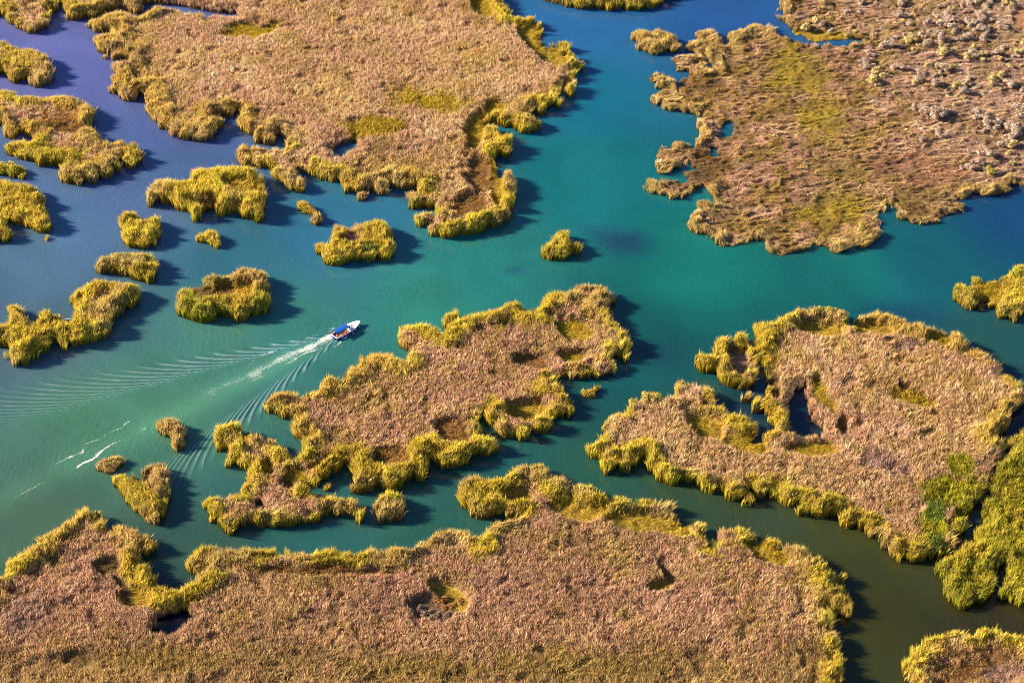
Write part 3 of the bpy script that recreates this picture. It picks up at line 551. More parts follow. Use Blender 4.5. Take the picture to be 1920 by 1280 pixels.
# lobed, scalloped shores: warp the sampling position
wx = 0.75 * vnoise(X, Y, 3.1, 11) + 0.40 * vnoise(X, Y, 1.3, 12)
wy = 0.75 * vnoise(X, Y, 3.1, 13) + 0.40 * vnoise(X, Y, 1.3, 14)
XW, YW = X + wx, Y + wy
px0, py0 = project(XW, YW, 0)
BID = look(px0, py0)
HALLOW = np.zeros(X.shape, np.float32); ok = BID > 0
for z in np.arange(.4, 6.9, .4):
    a, b = project(XW, YW, z)
    ok = ok & (look(a, b) == BID)
    HALLOW[ok] = z
HT = np.array([0] + [b[3] for b in BEDS]); HM = np.array([0] + [b[4] for b in BEDS])
FOOT = (BID > 0) & (HALLOW >= HM[BID] - .05)
BID = np.where(FOOT, BID, 0)
# distance to open water; notches between the clumps scallop the shore
def distance(F):
    D = np.where(F, 99.0, 0).astype(np.float32)
    for it in range(44):
        for (dy, dx, c) in ((0, 1, 1), (0, -1, 1), (1, 0, 1), (-1, 0, 1), (1, 1, 1.414), (-1, -1, 1.414), (1, -1, 1.414), (-1, 1, 1.414)):
            S = np.roll(np.roll(D, dy, 0), dx, 1); np.minimum(D, S + c * G, out=D)
    return D
D = distance(FOOT)
LOBE = worley(X + .6 * vnoise(X, Y, 2, 15), Y, 4.2, 53)
FOOT = FOOT & ~((D < 2.1) & (LOBE > .60) & (HT[BID] > 2.7)) & ~((D < 1.1) & (LOBE > .50) & (HT[BID] > 3.4))
BID = np.where(FOOT, BID, 0)
D = distance(FOOT)
D[~FOOT] = 0
D = np.minimum(D, 20)
# the same, ignoring the inner pools and crevices (they carry no leafy fringe)
IDS = IDM; IDM = IDF; pf = look(px0, py0); ok = pf > 0; a, b = project(XW, YW, 2.6); ok = ok & (look(a, b) == pf); IDM = IDS
D2 = np.where(ok, 99.0, 0).astype(np.float32)
for it in range(44):
    for (dy, dx, c) in ((0, 1, 1), (0, -1, 1), (1, 0, 1), (-1, 0, 1), (1, 1, 1.414), (-1, -1, 1.414), (1, -1, 1.414), (-1, 1, 1.414)):
        np.minimum(D2, np.roll(np.roll(D2, dy, 0), dx, 1) + c * G, out=D2)
D2 = np.minimum(np.maximum(D2, D), 20)
gy_, gx_ = np.gradient(D, G); OUTX, OUTY = -gx_, -gy_

# patches of low growth and other tints, looked up where their tops stand
PXC, PYC = project(X, Y, 2.5)
PXW = PXC + 7 * vnoise(X, Y, 6, 31) + 4 * vnoise(X, Y, 2.2, 32); PYW = PYC + 5 * vnoise(X, Y, 6, 33) + 3 * vnoise(X, Y, 2.2, 34)
LOWF = np.ones(X.shape, np.float32)
TINTS = {}
PX0, PY0 = project(X, Y, .5); DPX, DPY = PXW - PXC, PYW - PYC; brk = .5 * fbm(X, Y, 4.5, 37, 3)
for (cx, cy, rx, ry, ang, hf, tint) in PATCHES:
    deep = hf < .6
    if deep: cy += 5; ry += 6; QX, QY = PX0 + DPX * .6, PY0 + DPY * .6
    else: QX, QY = PXW, PYW
    c, s = math.cos(math.radians(ang)), math.sin(math.radians(ang))
    u = ((QX - cx) * c + (QY - cy) * s) / rx; v = (-(QX - cx) * s + (QY - cy) * c) / ry
    rad = np.sqrt(u * u + v * v)
    w = 1 - smooth(.72, 1.12, rad + .5 * brk) if rx * ry < 1500 or tint == 'vivid' else (1 - smooth(.35, 1.15, rad + 1.0 * brk))
    LOWF = np.minimum(LOWF, 1 - (1 - hf) * w)
    TINTS[tint] = np.maximum(TINTS.get(tint, 0), w).astype(np.float32)
STY = [b[5] for b in BEDS]
def sty(name): return np.isin(BID, [i + 1 for i, s in enumerate(STY) if s == name])
SEDGE = sty('sedge')
# rim strip: tall leafy fringe, width varies
RIMW = 3.4 + 6.5 * np.clip(fbm(X, Y, 20, 41, 2), -.45, .6)
RIMW = np.where(sty('gold') | sty('green') | sty('straw') | sty('goldstraw'), RIMW + 6, RIMW)
RIMW = np.where(SEDGE, 1.8 + 5.5 * np.maximum(fbm(X, Y, 14, 43, 2), -.4), RIMW)
RIMW = RIMW + 2.2 * vnoise(X, Y, 3.6, 44)
RIM = 1 - smooth(RIMW - 1.6, RIMW + 3.0, D2)
RIMT = 1 - smooth(RIMW - .5, RIMW + 4.5, D2 + 2.6 * fbm(X, Y, 5.0, 45, 2))
TUSS = worley(X, Y, 1.7, 51)
MED = fbm(X, Y, 9, 55, 3)
H = HT[BID] * (0.74 + 0.26 * RIM)
H = np.where(SEDGE, HT[BID] * (.38 + .62 * RIM), H)
H *= (1.08 - .18 * TUSS) * (1 + .10 * MED)
RID = np.abs(fbm(X * .8, Y * 1.5, 3.4, 57, 2))            # lodged, rippled sedge
H = np.where(SEDGE & (RIM < .5), H * (1.75 - 2.3 * np.minimum(RID, .45)), H)
H *= LOWF
GAP = smooth(.22, .5, fbm(X, Y, 5.5, 58, 3)) * (1 - RIM)
H *= 1 - .24 * GAP
H *= 1 + np.where(sty('vivid'), .4, 1) * (.22 - .52 * np.minimum(LOBE, .8)) * (1 - smooth(2.5, 6.5, D2))
H *= (.62 + .38 * smooth(0, 2.0, D))
H = np.minimum(H, HALLOW + .35)
H = np.where(FOOT, np.maximum(H, .25), 0).astype(np.float32)

# shores where the fringe is old dry reed rather than leafy
RIM_ZONES = [(400, 130, 430, 190, .75), (1770, 650, 230, 100, .7), (150, 1000, 230, 70, .5), (630, 720, 190, 130, .55), (1850, 800, 120, 60, .6), (700, 340, 140, 60, .4)]
def tint_field():
    """leaf colour of the canopy per cell"""
    sh = X.shape + (3,)
    def C(r, g, b): return np.array([r, g, b], np.float32)
    n1 = fbm(X, Y, 30, 61, 3); n2 = fbm(X, Y, 7, 65, 3); n3 = vnoise(X, Y, 1.7, 69)
    a = smooth(-.35, .35, n1 + .5 * n2)[..., None]; b = smooth(-.3, .4, n2)[..., None]
    tan = C(.67, .425, .275) * (1 - a) + C(.65, .43, .225) * a
    mauve = C(.59, .36, .245) * (1 - a) + C(.58, .385, .205) * a
    inner = np.where(sty('mauve')[..., None], mauve, tan)
    sedge = C(.65, .395, .26) * (1 - b) + C(.44, .28, .07) * b
    lil = smooth(1560, 1860, PXC + .6 * (300 - PYC) * .4)[..., None] * smooth(500, 250, PYC)[..., None] if False else None
    wl = np.clip((PXC - 1480 - .5 * PYC) / 260, 0, 1)[..., None]
    sedge = sedge * (1 - wl) + C(.68, .45, .34) * wl
    inner = np.where(SEDGE[..., None], sedge, inner)
    ol = smooth(.10, .6, n2 + .35 * n3)[..., None] * .5
    ol = np.maximum(ol, .55 * smooth(.12, .5, fbm(X, Y, 24, 63, 3) + .3 * n3)[..., None])
    south = np.clip((PYC - 1120) / 160, 0, 1)[..., None] * .45
    inner = inner * (1 - np.maximum(ol, south)) + C(.43, .32, .075) * np.maximum(ol, south)
    gold = C(.73, .53, .06) * (1 - b) + C(.56, .43, .04) * b
    green = C(.44, .42, .035) * (1 - b) + C(.60, .46, .045) * b
    rimc = gold * (1 - .5 * a) + green * .5 * a
    rimc = np.where(sty('green')[..., None], green, rimc)
    straw = C(.56, .39, .20) + 0 * a
    rimc = np.where(sty('straw')[..., None], straw * .6 + gold * .4, rimc)
    rimc = np.where(sty('goldstraw')[..., None], straw * b + gold * (1 - b), rimc)
    rimc = np.where(SEDGE[..., None], straw * .7 + gold * .3, rimc)
    for (cx, cy, rx, ry, st) in RIM_ZONES:
        w = st * (1 - smooth(.6, 1.15, np.hypot((PXW - cx) / rx, (PYW - cy) / ry)))[..., None]
        rimc = rimc * (1 - w) + C(.62, .41, .13) * w
    # pale plumed shore where the reeds are older
    old = smooth(.12, .45, fbm(X, Y, 12, 71, 2))[..., None]
    rimc = rimc * (1 - .6 * old) + straw * .6 * old
    col = inner * (1 - RIMT[..., None]) + rimc * RIMT[..., None]
    vivid = C(.40, .37, .02) * (1 - b) + C(.50, .40, .03) * b
    col = np.where(sty('vivid')[..., None], vivid, col)
    T = dict(gold=C(.52, .37, .05), olive=C(.46, .34, .03), rust=C(.30, .17, .05), khaki=C(.44, .31, .10), dark=C(.24, .16, .06), lilac=C(.44, .29, .23), green=C(.30, .32, .05), red=C(.52, .29, .17), heath=C(.28, .18, .12),
             vivid=C(.40, .37, .02), dkgreen=C(.20, .28, .03), tan=C(.50, .33, .19))
    for k, w in TINTS.items():
        w = w[..., None]; col = col * (1 - w) + T[k] * w
    return col.astype(np.float32)
TINT = tint_field()

def make_blades(sel_i, sel_j, per, full, name, parent, width):
    """tapered reed leaves and stems, several per selected cell, as one mesh"""
    n = len(sel_i)
    if n == 0: return None
    cnt = rng.poisson(per); idx = np.repeat(np.arange(n), cnt); i, j = sel_i[idx], sel_j[idx]; n = len(i)
    if n == 0: return None
    x = X[i, j] + (rng.random(n) - .5) * G * 1.3; y = Y[i, j] + (rng.random(n) - .5) * G * 1.3
    h = H[i, j]; d = D[i, j]; low = LOWF[i, j]
    rim = RIM[i, j]; sed = SEDGE[i, j]
    tall = np.clip(h / 3.0, .25, 1.3)
    z1 = h * (.90 + .26 * rng.random(n)) + .25 * rng.random(n) * tall + np.where(rng.random(n) < .03 + .04 * rim, .9, 0) * tall * rng.random(n)
    frac = full[i, j]
    z0 = np.where(frac, -.1, np.maximum(h - (1.5 + .5 * rng.random(n)) * np.clip(tall, .4, 1.2), -.1))
    L = z1 - z0
    # wind lean shared by neighbours, plus scatter, plus leaning out over the water
    wa = 1.1 * fbm(x, y, 8, 81, 2); wb = .9 * vnoise(x, y, 3.2, 85)
    wc = vnoise(x, y, 1.5, 89); wd = vnoise(x, y, 1.5, 90)
    lx = (.08 + .20 * wa + .24 * wc + .11 * rng.standard_normal(n)) * L; ly = (.16 * wb + .20 * wd + .11 * rng.standard_normal(n)) * L
    ed = np.clip(1 - d / 2.2, 0, 1)
    lx += OUTX[i, j] * ed * L * .16; ly += OUTY[i, j] * ed * L * .16
    swirl = sed * .8
    lx += swirl * L * 1.0 * vnoise(x, y, 4.5, 87); ly += swirl * L * .8 * vnoise(x, y, 4.0, 88)
    az = rng.random(n) * math.pi; w = width * np.where(rng.random(n) < .18, 1.8, .72) * (.7 + .6 * rng.random(n)) * np.clip(tall, .7, 1.1)
    ux, uy = np.cos(az) * w / 2, np.sin(az) * w / 2
    V = np.empty((n, 5, 3), np.float32)
    V[:, 0] = np.stack([x - ux * .6, y - uy * .6, z0], 1); V[:, 1] = np.stack([x + ux * .6, y + uy * .6, z0], 1)
    mx, my, mz = x + lx * .42, y + ly * .42, z0 + L * .62
    V[:, 2] = np.stack([mx - ux, my - uy, mz], 1); V[:, 3] = np.stack([mx + ux, my + uy, mz], 1)
    V[:, 4] = np.stack([x + lx, y + ly, z1 - .08 * np.hypot(lx, ly)], 1)
    clump = 1.15 * (1 + .20 * fbm(x, y, 16, 96, 2) - .12 * GAP[i, j])[:, None] * (1 + .19 * vnoise(x, y, 1.1, 93) + .14 * vnoise(x, y, 3.5, 94))[:, None]
    c = TINT[i, j] * clump * (.66 + .80 * rng.random((n, 1)) ** 1.5) * (1 + .10 * rng.standard_normal((n, 3))).astype(np.float32)
    plume = (rng.random(n) < (.30 + .25 * rim) * (low > .6))[:, None]
    tipc = np.where(plume, c * .45 + np.array([.56, .42, .27]) * .62, c * 1.04)
    basec = c * np.array([.56, .52, .47]) * np.where(frac, .55, 1.0)[:, None]  # stems darker at the base, with shade among the reeds painted in
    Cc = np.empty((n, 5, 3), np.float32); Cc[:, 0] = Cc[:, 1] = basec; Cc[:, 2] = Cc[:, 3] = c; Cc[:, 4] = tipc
    base = (np.arange(n) * 5)[:, None]
    lp = (base + np.array([0, 1, 3, 2, 2, 3, 4])[None]).ravel()
    st = ((np.arange(n) * 7)[:, None] + np.array([0, 4])[None]).ravel(); tt = np.tile([4, 3], n)
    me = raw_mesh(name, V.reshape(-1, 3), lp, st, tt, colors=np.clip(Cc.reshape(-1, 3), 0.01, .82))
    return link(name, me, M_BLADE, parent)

INFRAME = (PXC > -60) & (PXC < 1980) & (PYC > -70) & (PYC < 1360)
DENS = np.where(INFRAME, 1.0, .45)
NBL = 0
def root_mat_mesh(bi, parent, ox, oy):
    """the dense bed below the leaf tips: a heightfield with steep sides down into the mud"""
    step = 1
    m = (BID == bi)
    ii, jj = np.nonzero(m); i0, i1, j0, j1 = ii.min() - 1, ii.max() + 2, jj.min() - 1, jj.max() + 2
    i0, j0 = max(i0, 0), max(j0, 0); i1, j1 = min(i1, m.shape[0] - 1), min(j1, m.shape[1] - 1)
    sub = m[i0:i1, j0:j1]; vid = -np.ones((i1 - i0 + 1, j1 - j0 + 1), np.int64)
    need = np.zeros_like(vid, bool)
    need[:-1, :-1] |= sub; need[1:, :-1] |= sub; need[:-1, 1:] |= sub; need[1:, 1:] |= sub
    vid[need] = np.arange(need.sum())
    vi, vj = np.nonzero(need)
    cellH = np.where(m, H, 0)
    Hs = np.zeros(need.shape); full = np.ones(need.shape, bool)
    for a in (0, 1):
        for b in (0, 1):
            I = np.clip(np.arange(i0, i1 + 1) - a, 0, m.shape[0] - 1); J = np.clip(np.arange(j0, j1 + 1) - b, 0, m.shape[1] - 1)
            Hs += cellH[np.ix_(I, J)] / 4; full &= m[np.ix_(I, J)]
    x = GX[np.minimum(j0 + vj, len(GX) - 1)]; y = GY[np.minimum(i0 + vi, len(GY) - 1)]
    hz = Hs[vi, vj]; z = np.where(full[vi, vj], np.maximum(hz - .55 * np.clip(hz / 2.5, .3, 1.3), .12) + .35 * (rng.random(len(hz)) - .5) * np.clip(hz / 3, .1, 1), -.35)
    V = np.stack([x - ox, y - oy, z], 1)
    a, b = np.nonzero(sub)
    Q = np.stack([vid[a, b], vid[a, b + 1], vid[a + 1, b + 1], vid[a + 1, b]], 1)
    ci, cj = np.clip(i0 + vi, 0, m.shape[0] - 1), np.clip(j0 + vj, 0, m.shape[1] - 1)
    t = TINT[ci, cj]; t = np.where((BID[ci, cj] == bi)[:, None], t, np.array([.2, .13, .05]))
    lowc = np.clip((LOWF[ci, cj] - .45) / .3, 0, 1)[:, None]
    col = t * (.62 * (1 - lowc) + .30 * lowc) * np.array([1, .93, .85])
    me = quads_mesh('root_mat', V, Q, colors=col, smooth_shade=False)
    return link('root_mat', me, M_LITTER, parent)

for k, (name, label, cat, ht, hm, style, outl) in enumerate(BEDS):
    bi = k + 1
    m = BID == bi
    if m.sum() < 3: print('EMPTY BED', label); continue
    ii, jj = np.nonzero(m)
    ox, oy = float(X[ii, jj].mean()), float(Y[ii, jj].mean())
    root = empty(name, (ox, oy, 0), label=label, cat=cat, group={'reed island': 'reed islands in the channels', 'reed tuft': 'small reed tufts standing in the water', 'marsh': 'reed marshes along the channels'}[cat])
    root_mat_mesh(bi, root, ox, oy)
    fringe = m & (RIM > .5); inner = m & ~fringe
    fullh = (D < 1.6)
    for part, mask in (('reed_fringe', fringe), ('reed_bed', inner)):
        a, b = np.nonzero(mask)
        if len(a) == 0: continue
        dens = np.where(fullh[a, b], 26, 17 if part == 'reed_bed' else 18) * G * G * DENS[a, b]
        dens = dens * np.where(LOWF[a, b] < .6, 1.1, 1)
        if style == 'sedge': dens = dens * 1.15
        o = make_blades(a, b, dens, fullh, part, root, .17 if part == 'reed_fringe' else .16)
        if o:
            o.data.transform(Matrix.Translation((-ox, -oy, 0))); NBL += len(o.data.vertices) // 5
print('blades', NBL)

# ================================================================ water sheet with the wake in it
def axis_lines(lo, hi, f0, f1, fine, mid):
    a = list(np.arange(f0, f1, fine))
    x = f0
    left = []
    while x > lo: x -= mid; left.append(x)
    x = a[-1]; right = []
    while x < hi: x += mid; right.append(x)
    s = mid; x = left[-1]
    while x > -6000: s *= 1.6; x -= s; left.append(x)
    s = mid; x = right[-1]
    while x < 9000: s *= 1.6; x += s; right.append(x)
    return np.array(left[::-1] + a + right)
wxl = axis_lines(-330, 330, -190, -34, .34, 2.5); wyl = axis_lines(372, 900, 468, 590, .34, 2.5)
WXg, WYg = np.meshgrid(wxl, wyl)
def srgb(c): c = np.asarray(c, float) / 255; return np.where(c < .04045, c / 12.92, ((c + .055) / 1.055) ** 2.4)
spx, spy = project(WXg, WYg, 0); spx = np.clip(spx, -300, 2200); spy = np.clip(spy, -200, 1500)
spx = np.where(WYg * CP + ALT * SP > 1, spx, 960)
acc = np.zeros(WXg.shape + (3,)); ws = np.zeros(WXg.shape)
for (x, y, r, g, b) in WATER_COL:
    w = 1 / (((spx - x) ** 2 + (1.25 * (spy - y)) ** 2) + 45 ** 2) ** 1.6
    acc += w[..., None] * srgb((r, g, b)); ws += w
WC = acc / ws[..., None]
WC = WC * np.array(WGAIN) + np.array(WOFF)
for (cx, cy, rx, ry, ang, st) in WEED:
    c, s = math.cos(math.radians(ang)), math.sin(math.radians(ang))
    qx = spx + 12 * vnoise(WXg, WYg, 9, 91) ; qy = spy + 8 * vnoise(WXg, WYg, 9, 92)
    u = ((qx - cx) * c + (qy - cy) * s) / rx; v = (-(qx - cx) * s + (qy - cy) * c) / ry
    w = (st * np.exp(-(u * u + v * v) * .9))[..., None]
    WC = WC * (1 - w) + np.array([.008, .018, .075]) * w
WC = np.clip(WC, .004, .7)
# wake coordinates: distance astern, distance to the side (port positive)
T0, T1 = ground(650, 622), ground(150, 862)
TX = np.array([T0[0] - T1[0], T0[1] - T1[1]]); TX = TX / np.hypot(*TX)
rx_, ry_ = WXg - T0[0], WYg - T0[1]
sx = -(rx_ * TX[0] + ry_ * TX[1]); sy = (rx_ * -TX[1] + ry_ * TX[0])
def kelvin(xa, ya, k0, off):
    x = np.maximum(xa, .5); t = np.clip(np.abs(ya) / x, 1e-4, None)
    lim = 1 / math.sqrt(8)
    tt = np.minimum(t, lim * .9995)
    disc = np.sqrt(np.maximum(1 - 8 * tt * tt, 0))
    out = 0
    for sgn, amp in ((1, 1.0), (-1, .10)):
        tn = (1 + sgn * disc) / (4 * tt)
        th = np.arctan(tn)
        ph = k0 * x * (np.cos(th) - np.abs(tt) * np.sin(th) * -1) / np.cos(th) ** 2 if False else k0 * x * (np.cos(th) - tt * np.sin(th)) / np.cos(th) ** 2
        lam = 2 * np.pi * np.cos(th) ** 2 / k0
        a = amp * smooth(.55, 1.15, lam) if sgn == 1 else amp
        out = out + a * (2 * ((1 + np.cos(ph + off)) / 2) ** 1.9 - .75)
    env = 1 - smooth(lim * .84, lim * 1.12, t)
    return out * env, t
K0 = 1.2
kw, tr = kelvin(sx, np.where(sy > 0, sy * .80, sy * .97), K0, 0.0)
lim = 1 / math.sqrt(8)
amp = .30 * smooth(1, 9, sx) * np.exp(-np.maximum(sx - 15, 0) / 150) * (.66 + .34 * np.exp(-((tr - lim * .86) / .12) ** 2))
amp *= np.where(sx > 0, 1, 0) * np.where(sy > 0, 1.15, .70) * smooth(.02, .12, tr)
chop = .85 + .3 * vnoise(WXg, WYg, 7, 95)
WZ = kw * amp * chop
inside = (WXg > -190) & (WXg < -34) & (WYg > 468) & (WYg < 590)
fx = np.minimum(np.minimum(WXg + 190, -34 - WXg), np.minimum(WYg - 468, 590 - WYg))
WZ = np.where(inside, WZ * smooth(0, 12, fx), 0)
crest = np.clip((WZ / np.where(sy > 0, 1, .62) - .05) / .15, 0, 1) ** 1.3 * np.exp(-np.maximum(sx - 40, 0) / 90)      # sky reflection on the crests, painted into the water colour
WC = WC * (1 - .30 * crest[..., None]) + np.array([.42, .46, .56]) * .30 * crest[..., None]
# reeds damp the waves
gi = np.clip(((WYg - 372) / G).astype(int), 0, len(GY) - 1); gj = np.clip(((WXg + 330) / G).astype(int), 0, len(GX) - 1)
WZ = np.where(FOOT[gi, gj], -.02, WZ)
# foam
FOAM = np.zeros(WXg.shape)
FXg = WXg + 1.0 * vnoise(WXg, WYg, 5.0, 97) + .28 * vnoise(WXg, WYg, .9, 98); FYg = WYg + 1.0 * vnoise(WXg, WYg, 5.0, 99) + .28 * vnoise(WXg, WYg, .9, 100)
FBR = np.clip(1.0 + .55 * fbm(WXg, WYg, 5.0, 101, 3), .7, 1.3)
def foam_line(pts, w0, w1, s0, s1):
    global FOAM
    P = [ground(*p) for p in pts]; n = len(P) - 1; tot = 0
    seg = [math.dist(P[i], P[i + 1]) for i in range(n)]; T = sum(seg)
    best = np.full(FXg.shape, 1e9); par = np.zeros(FXg.shape)
    for i in range(n):
        ax, ay = P[i]; bx, by = P[i + 1]; l = seg[i]
        t = np.clip(((FXg - ax) * (bx - ax) + (FYg - ay) * (by - ay)) / l ** 2, 0, 1)
        d = np.hypot(FXg - ax - t * (bx - ax), FYg - ay - t * (by - ay))
        par = np.where(d < best, (tot + t * l) / T, par); best = np.minimum(best, d); tot += l
    w = w0 + (w1 - w0) * par; s = s0 + (s1 - s0) * par
    FOAM = np.maximum(FOAM, s * (FBR if s0 < .8 else 1) * np.exp(-(best / w) ** 2))
foam_line([(632, 630), (612, 634), (590, 644)], 1.9, 1.6, 1.1, .7)
foam_line([(628, 622), (560, 640), (480, 672), (400, 706)], 2.2, 3.0, .45, .36)
foam_line([(626, 620), (598, 627), (560, 640), (500, 664), (440, 694), (380, 718)], .6, .6, .74, .42)
foam_line([(630, 628), (590, 646), (545, 667), (500, 688), (440, 712), (390, 735), (350, 752)], .9, 1.3, .88, .42)
foam_line([(634, 634), (605, 650), (560, 672), (500, 700), (440, 728), (395, 742)], .8, .8, .70, .42)
foam_line([(600, 640), (560, 652), (520, 668)], 1.6, 1.4, .60, .30)
foam_line([(636, 640), (622, 652), (610, 664)], .45, .4, .85, .25)
foam_line([(626, 617), (598, 618), (570, 622)], .35, .3, .85, .25)
foam_line([(606, 622), (575, 624), (548, 629)], .35, .3, .5, .2)
foam_line([(668, 612), (655, 624), (640, 634)], .45, .6, .7, .95)
foam_line([(248, 786), (230, 798), (205, 812), (180, 826), (156, 834), (150, 848), (128, 858), (106, 866)], .55, .9, .66, .70)
foam_line([(156, 838), (138, 848), (112, 862)], 1.7, 2.2, .48, .46)
foam_line([(106, 866), (70, 886), (30, 905), (0, 925)], .6, .7, .5, .40)
foam_line([(270, 805), (248, 812), (232, 824), (208, 834), (185, 850), (165, 862), (150, 874)], .55, .9, .72, .80)
foam_line([(190, 846), (160, 864)], 1.1, 1.1, .80, .70)
foam_line([(235, 830), (205, 846), (190, 852)], 1.2, 1.0, .40, .36)
foam_line([(150, 874), (120, 888), (90, 898), (55, 912), (22, 934)], .5, .5, .62, .55)
foam_line([(632, 630), (590, 646), (545, 666), (500, 688), (440, 714), (390, 737)], 3.0, 5.0, .72, .42)
foam_line([(636, 628), (618, 634)], 3.0, 2.4, .85, .65)
foam_line([(240, 790), (150, 840), (90, 880), (20, 925)], 3.0, 5.0, .22, .2)
FOAM = np.where(FOAM < .06, 0, FOAM) * inside
# pale green aerated water in the boat track
tracks = (np.exp(-(sy / 5.5) ** 2) * smooth(6, 20, sx) * np.exp(-sx / 170) * .17)[..., None]
WC = WC * (1 - tracks) + np.array([.16, .46, .27]) * tracks
nv = WXg.size; idx = np.arange(nv).reshape(WXg.shape)
Q = np.stack([idx[:-1, :-1], idx[:-1, 1:], idx[1:, 1:], idx[1:, :-1]], -1).reshape(-1, 4)
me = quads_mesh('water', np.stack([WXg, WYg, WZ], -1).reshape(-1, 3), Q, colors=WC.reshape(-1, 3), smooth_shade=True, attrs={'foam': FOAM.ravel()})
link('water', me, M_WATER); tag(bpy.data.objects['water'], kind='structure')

# ================================================================ bushes on the marshes
def bush_mesh(name, r, hgt, n, seed, leaf, cols, lobes=7):
    R = np.random.default_rng(seed)
    lc = np.stack([R.normal(0, .42, lobes) * r, R.normal(0, .42, lobes) * r, (.45 + .45 * R.random(lobes)) * hgt], 1); lr = (.32 + .26 * R.random(lobes)) * r
    k = R.integers(0, lobes, n); d = R.normal(size=(n, 3)); d /= np.linalg.norm(d, axis=1)[:, None]; d[:, 2] = np.abs(d[:, 2]) * .9 - .15
    c = lc[k] + d * (lr[k] * (.70 + .42 * R.random(n)))[:, None]
    c[:, 2] = np.clip(c[:, 2], .1, None)
    t = R.normal(size=(n, 3)); u = np.cross(d, t); u /= np.linalg.norm(u, axis=1)[:, None] + 1e-6; v = np.cross(d, u) + .5 * d
    s = leaf * (.6 + .8 * R.random(n))[:, None]
    V = np.stack([c - u * s * .5, c - v * s * .2 + u * s * .1, c + u * s * .5 , c + v * s], 1).reshape(-1, 3)
    cc = np.array(cols)[R.integers(0, len(cols), n)] * (.75 + .5 * R.random((n, 1))) * (1 + .12 * vnoise(c[:, 0], c[:, 1], .5, seed))[:, None]
    return quads_mesh(name, V, np.arange(n * 4).reshape(-1, 4), colors=np.repeat(np.clip(cc, .01, .7), 4, 0))
def stem_mesh(name, r, hgt, seed):
    R = np.random.default_rng(seed); V = []; Q = []
    for s in range(6):
        a = s * 1.05 + R.random(); tip = np.array([math.cos(a) * r * .45, math.sin(a) * r * .45, hgt * .75]); w0, w1 = .07, .025; b = len(V)
        for z, w, p in ((0, w0, tip * 0), (1, w1, tip)):
            for q in range(5):
                V.append(p + np.array([math.cos(q * 1.2566) * w, math.sin(q * 1.2566) * w, -.2 if z == 0 else 0]))
        for q in range(5): Q.append([b + q, b + (q + 1) % 5, b + 5 + (q + 1) % 5, b + 5 + q])
    return quads_mesh(name, np.array(V), Q, colors=np.tile([.16, .11, .08], (len(V), 1)))
M_BUSH = blade_material('bush_leaves', .25); M_STEM = plain('bush_bark', (.13, .09, .06), .9, noise=.3)
KINDS = {
 'mauve': ([(.56, .42, .34), (.62, .48, .34), (.50, .38, .33)], 'greyish mauve twiggy bush among others on the north eastern marsh', 'grey mauve bushes on the north eastern marsh'),
 'lime': ([(.66, .50, .22), (.70, .54, .28), (.60, .48, .20)], 'pale yellow green bush among the mauve bushes on the north eastern marsh', 'yellow green bushes on the north eastern marsh'),
 'willow': ([(.54, .46, .11), (.62, .50, .15), (.46, .43, .10)], None, None),
 'heath': ([(.36, .25, .19), (.42, .31, .24), (.28, .19, .15)], None, None),
 'ochre': ([(.50, .29, .09), (.44, .24, .07)], None, None)}
BUSH = {}
for kn, (cols, lab, grp) in KINDS.items():
    BUSH[kn] = []
    for q in range(3):
        r, h = (1.5, 2.0) if kn != 'ochre' else (1.2, .9)
        BUSH[kn].append((bush_mesh('crown', r, h, 520, 300 + q * 7 + len(kn), .30, cols), stem_mesh('stems', r, h, 400 + q)))
def put_bush(px, py, kn, sc, label=None, group=None, zf=None):
    x, y = ground(px, py, 1.2); q = int(rng.integers(0, 3)); cr, st = BUSH[kn][q]
    i = int((y - 372) / G); j = int((x + 330) / G)
    for k in range(8):                      # step in from the shore if the spot fell between two clumps
        if label and 0 <= i < H.shape[0] and not FOOT[i, j]: i -= 1; y -= G
    if not (0 <= i < H.shape[0] and 0 <= j < H.shape[1]) or not FOOT[i, j]: return False
    z = float(H[i, j]) * (.35 if zf is None else zf)
    root = empty('shrub', (x, y, z), float(rng.random() * 6.28), label=label or KINDS[kn][1], cat='bush', group=group or KINDS[kn][2])
    root.scale = (sc, sc, sc * (.85 + .4 * rng.random()))
    for nm, me, mt in (('crown', cr, M_BUSH), ('stems', st, M_STEM)):
        if not me.materials: me.materials.append(mt)
        o = bpy.data.objects.new(nm, me); COL.objects.link(o); o.parent = root
    return True
cnt = 0; tries = 0
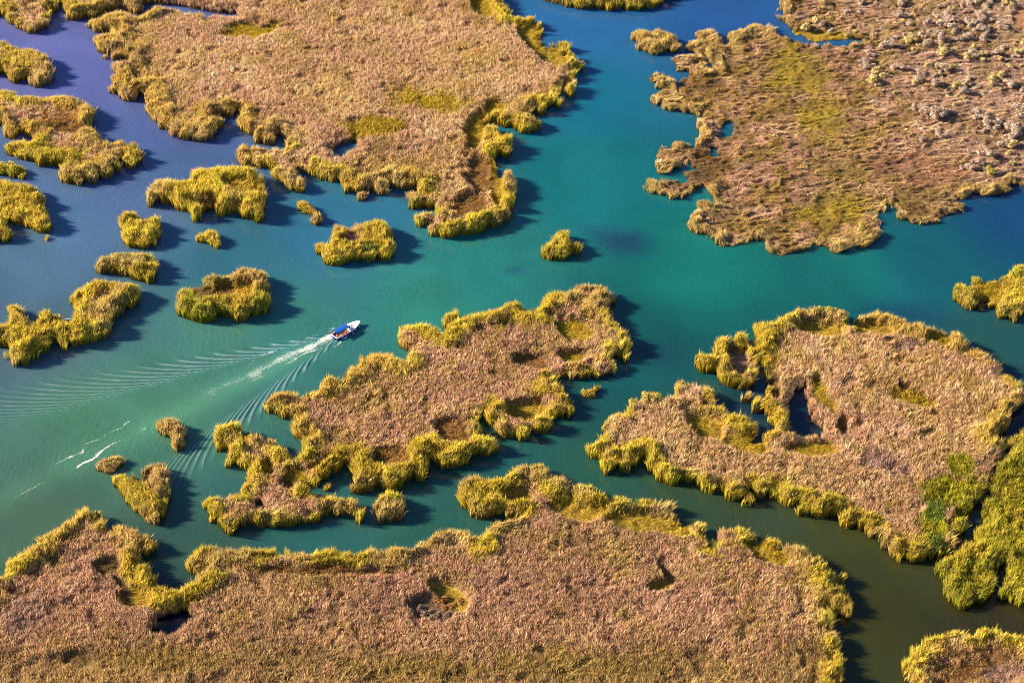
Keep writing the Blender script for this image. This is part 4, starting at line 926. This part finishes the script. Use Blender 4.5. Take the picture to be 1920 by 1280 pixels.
while cnt < 285 and tries < 9000:
    tries += 1
    px, py = 1475 + 480 * rng.random(), -12 + 345 * rng.random()
    w = np.clip((px - 1500 - .75 * py) / 230, 0, 1) * (1 - np.clip((py - 260) / 80, 0, 1)) * (.55 + .75 * float(vnoise(np.array([px]), np.array([py]), 26, 200)[0]))
    if py < 62 and px < 1640: w = .28
    if (px - 1905) ** 2 / 1400 + (py - 30) ** 2 / 400 < 1: w = 0
    if rng.random() > w: continue
    lime = float(vnoise(np.array([px]), np.array([py]), 38, 201)[0]) + .25 * rng.standard_normal() > (.16 if py < 170 else .5)
    if put_bush(px, py, 'lime' if lime else 'mauve', .6 + 1.15 * rng.random() ** 1.6): cnt += 1
print('bushes', cnt)
for (px, py, kn, sc, lab) in [
    (1534, 594, 'willow', 1.0, 'pale green bush, left of the cluster on the top rim of the eastern island'),
    (1548, 590, 'willow', 1.15, 'tallest pale green bush in the cluster on the top rim of the eastern island'),
    (1566, 594, 'willow', .9, 'pale green bush, right one of the cluster on the top rim of the eastern island'),
    (1582, 606, 'willow', .9, 'green bush just left of the notch in the top rim of the eastern island'),
    (1596, 608, 'willow', .8, 'green bush right of the notch in the top rim of the eastern island'),
    (1858, 326, 'willow', 1.5, 'wide yellow green bush near the right edge, south rim of the north eastern marsh'),
    (1617, 436, 'willow', 1.2, 'lone yellow green bush near the southern corner of the north eastern marsh'),
    (1188, 762, 'willow', 1.2, 'leftmost bluish green bush on the north western rim of the eastern island'),
    (1212, 757, 'willow', 1.3, 'middle bluish green bush on the north western rim of the eastern island'),
    (1236, 756, 'willow', 1.2, 'rightmost bluish green bush on the north western rim of the eastern island'),
    (826, 1122, 'ochre', 1.5, 'largest ochre mound of dead sedge in the hollow of the bottom marsh'),
    (833, 1134, 'ochre', .9, 'small ochre sedge mound below the largest one in the bottom marsh hollow'),
    (848, 1133, 'ochre', 1.0, 'ochre sedge mound right of the small one in the bottom marsh hollow'),
    (862, 1126, 'ochre', .9, 'easternmost ochre sedge mound in the hollow of the bottom marsh')]:
    put_bush(px, py, kn, sc, lab, 'green bushes on the island rims' if kn == 'willow' else 'sedge mounds in the hollow', zf=.1 if kn == 'ochre' else .6)


for (px, py, sc) in [(786, 1140, .8), (795, 1150, .9), (806, 1146, .7), (814, 1156, .9), (824, 1149, .8), (834, 1156, .9), (803, 1160, .8), (822, 1163, .7), (843, 1150, .7)]:
    put_bush(px, py, 'heath', sc, 'dull mauve twiggy bush in the hollow of the bottom marsh', 'twiggy bushes in the hollow of the bottom marsh', zf=.1)
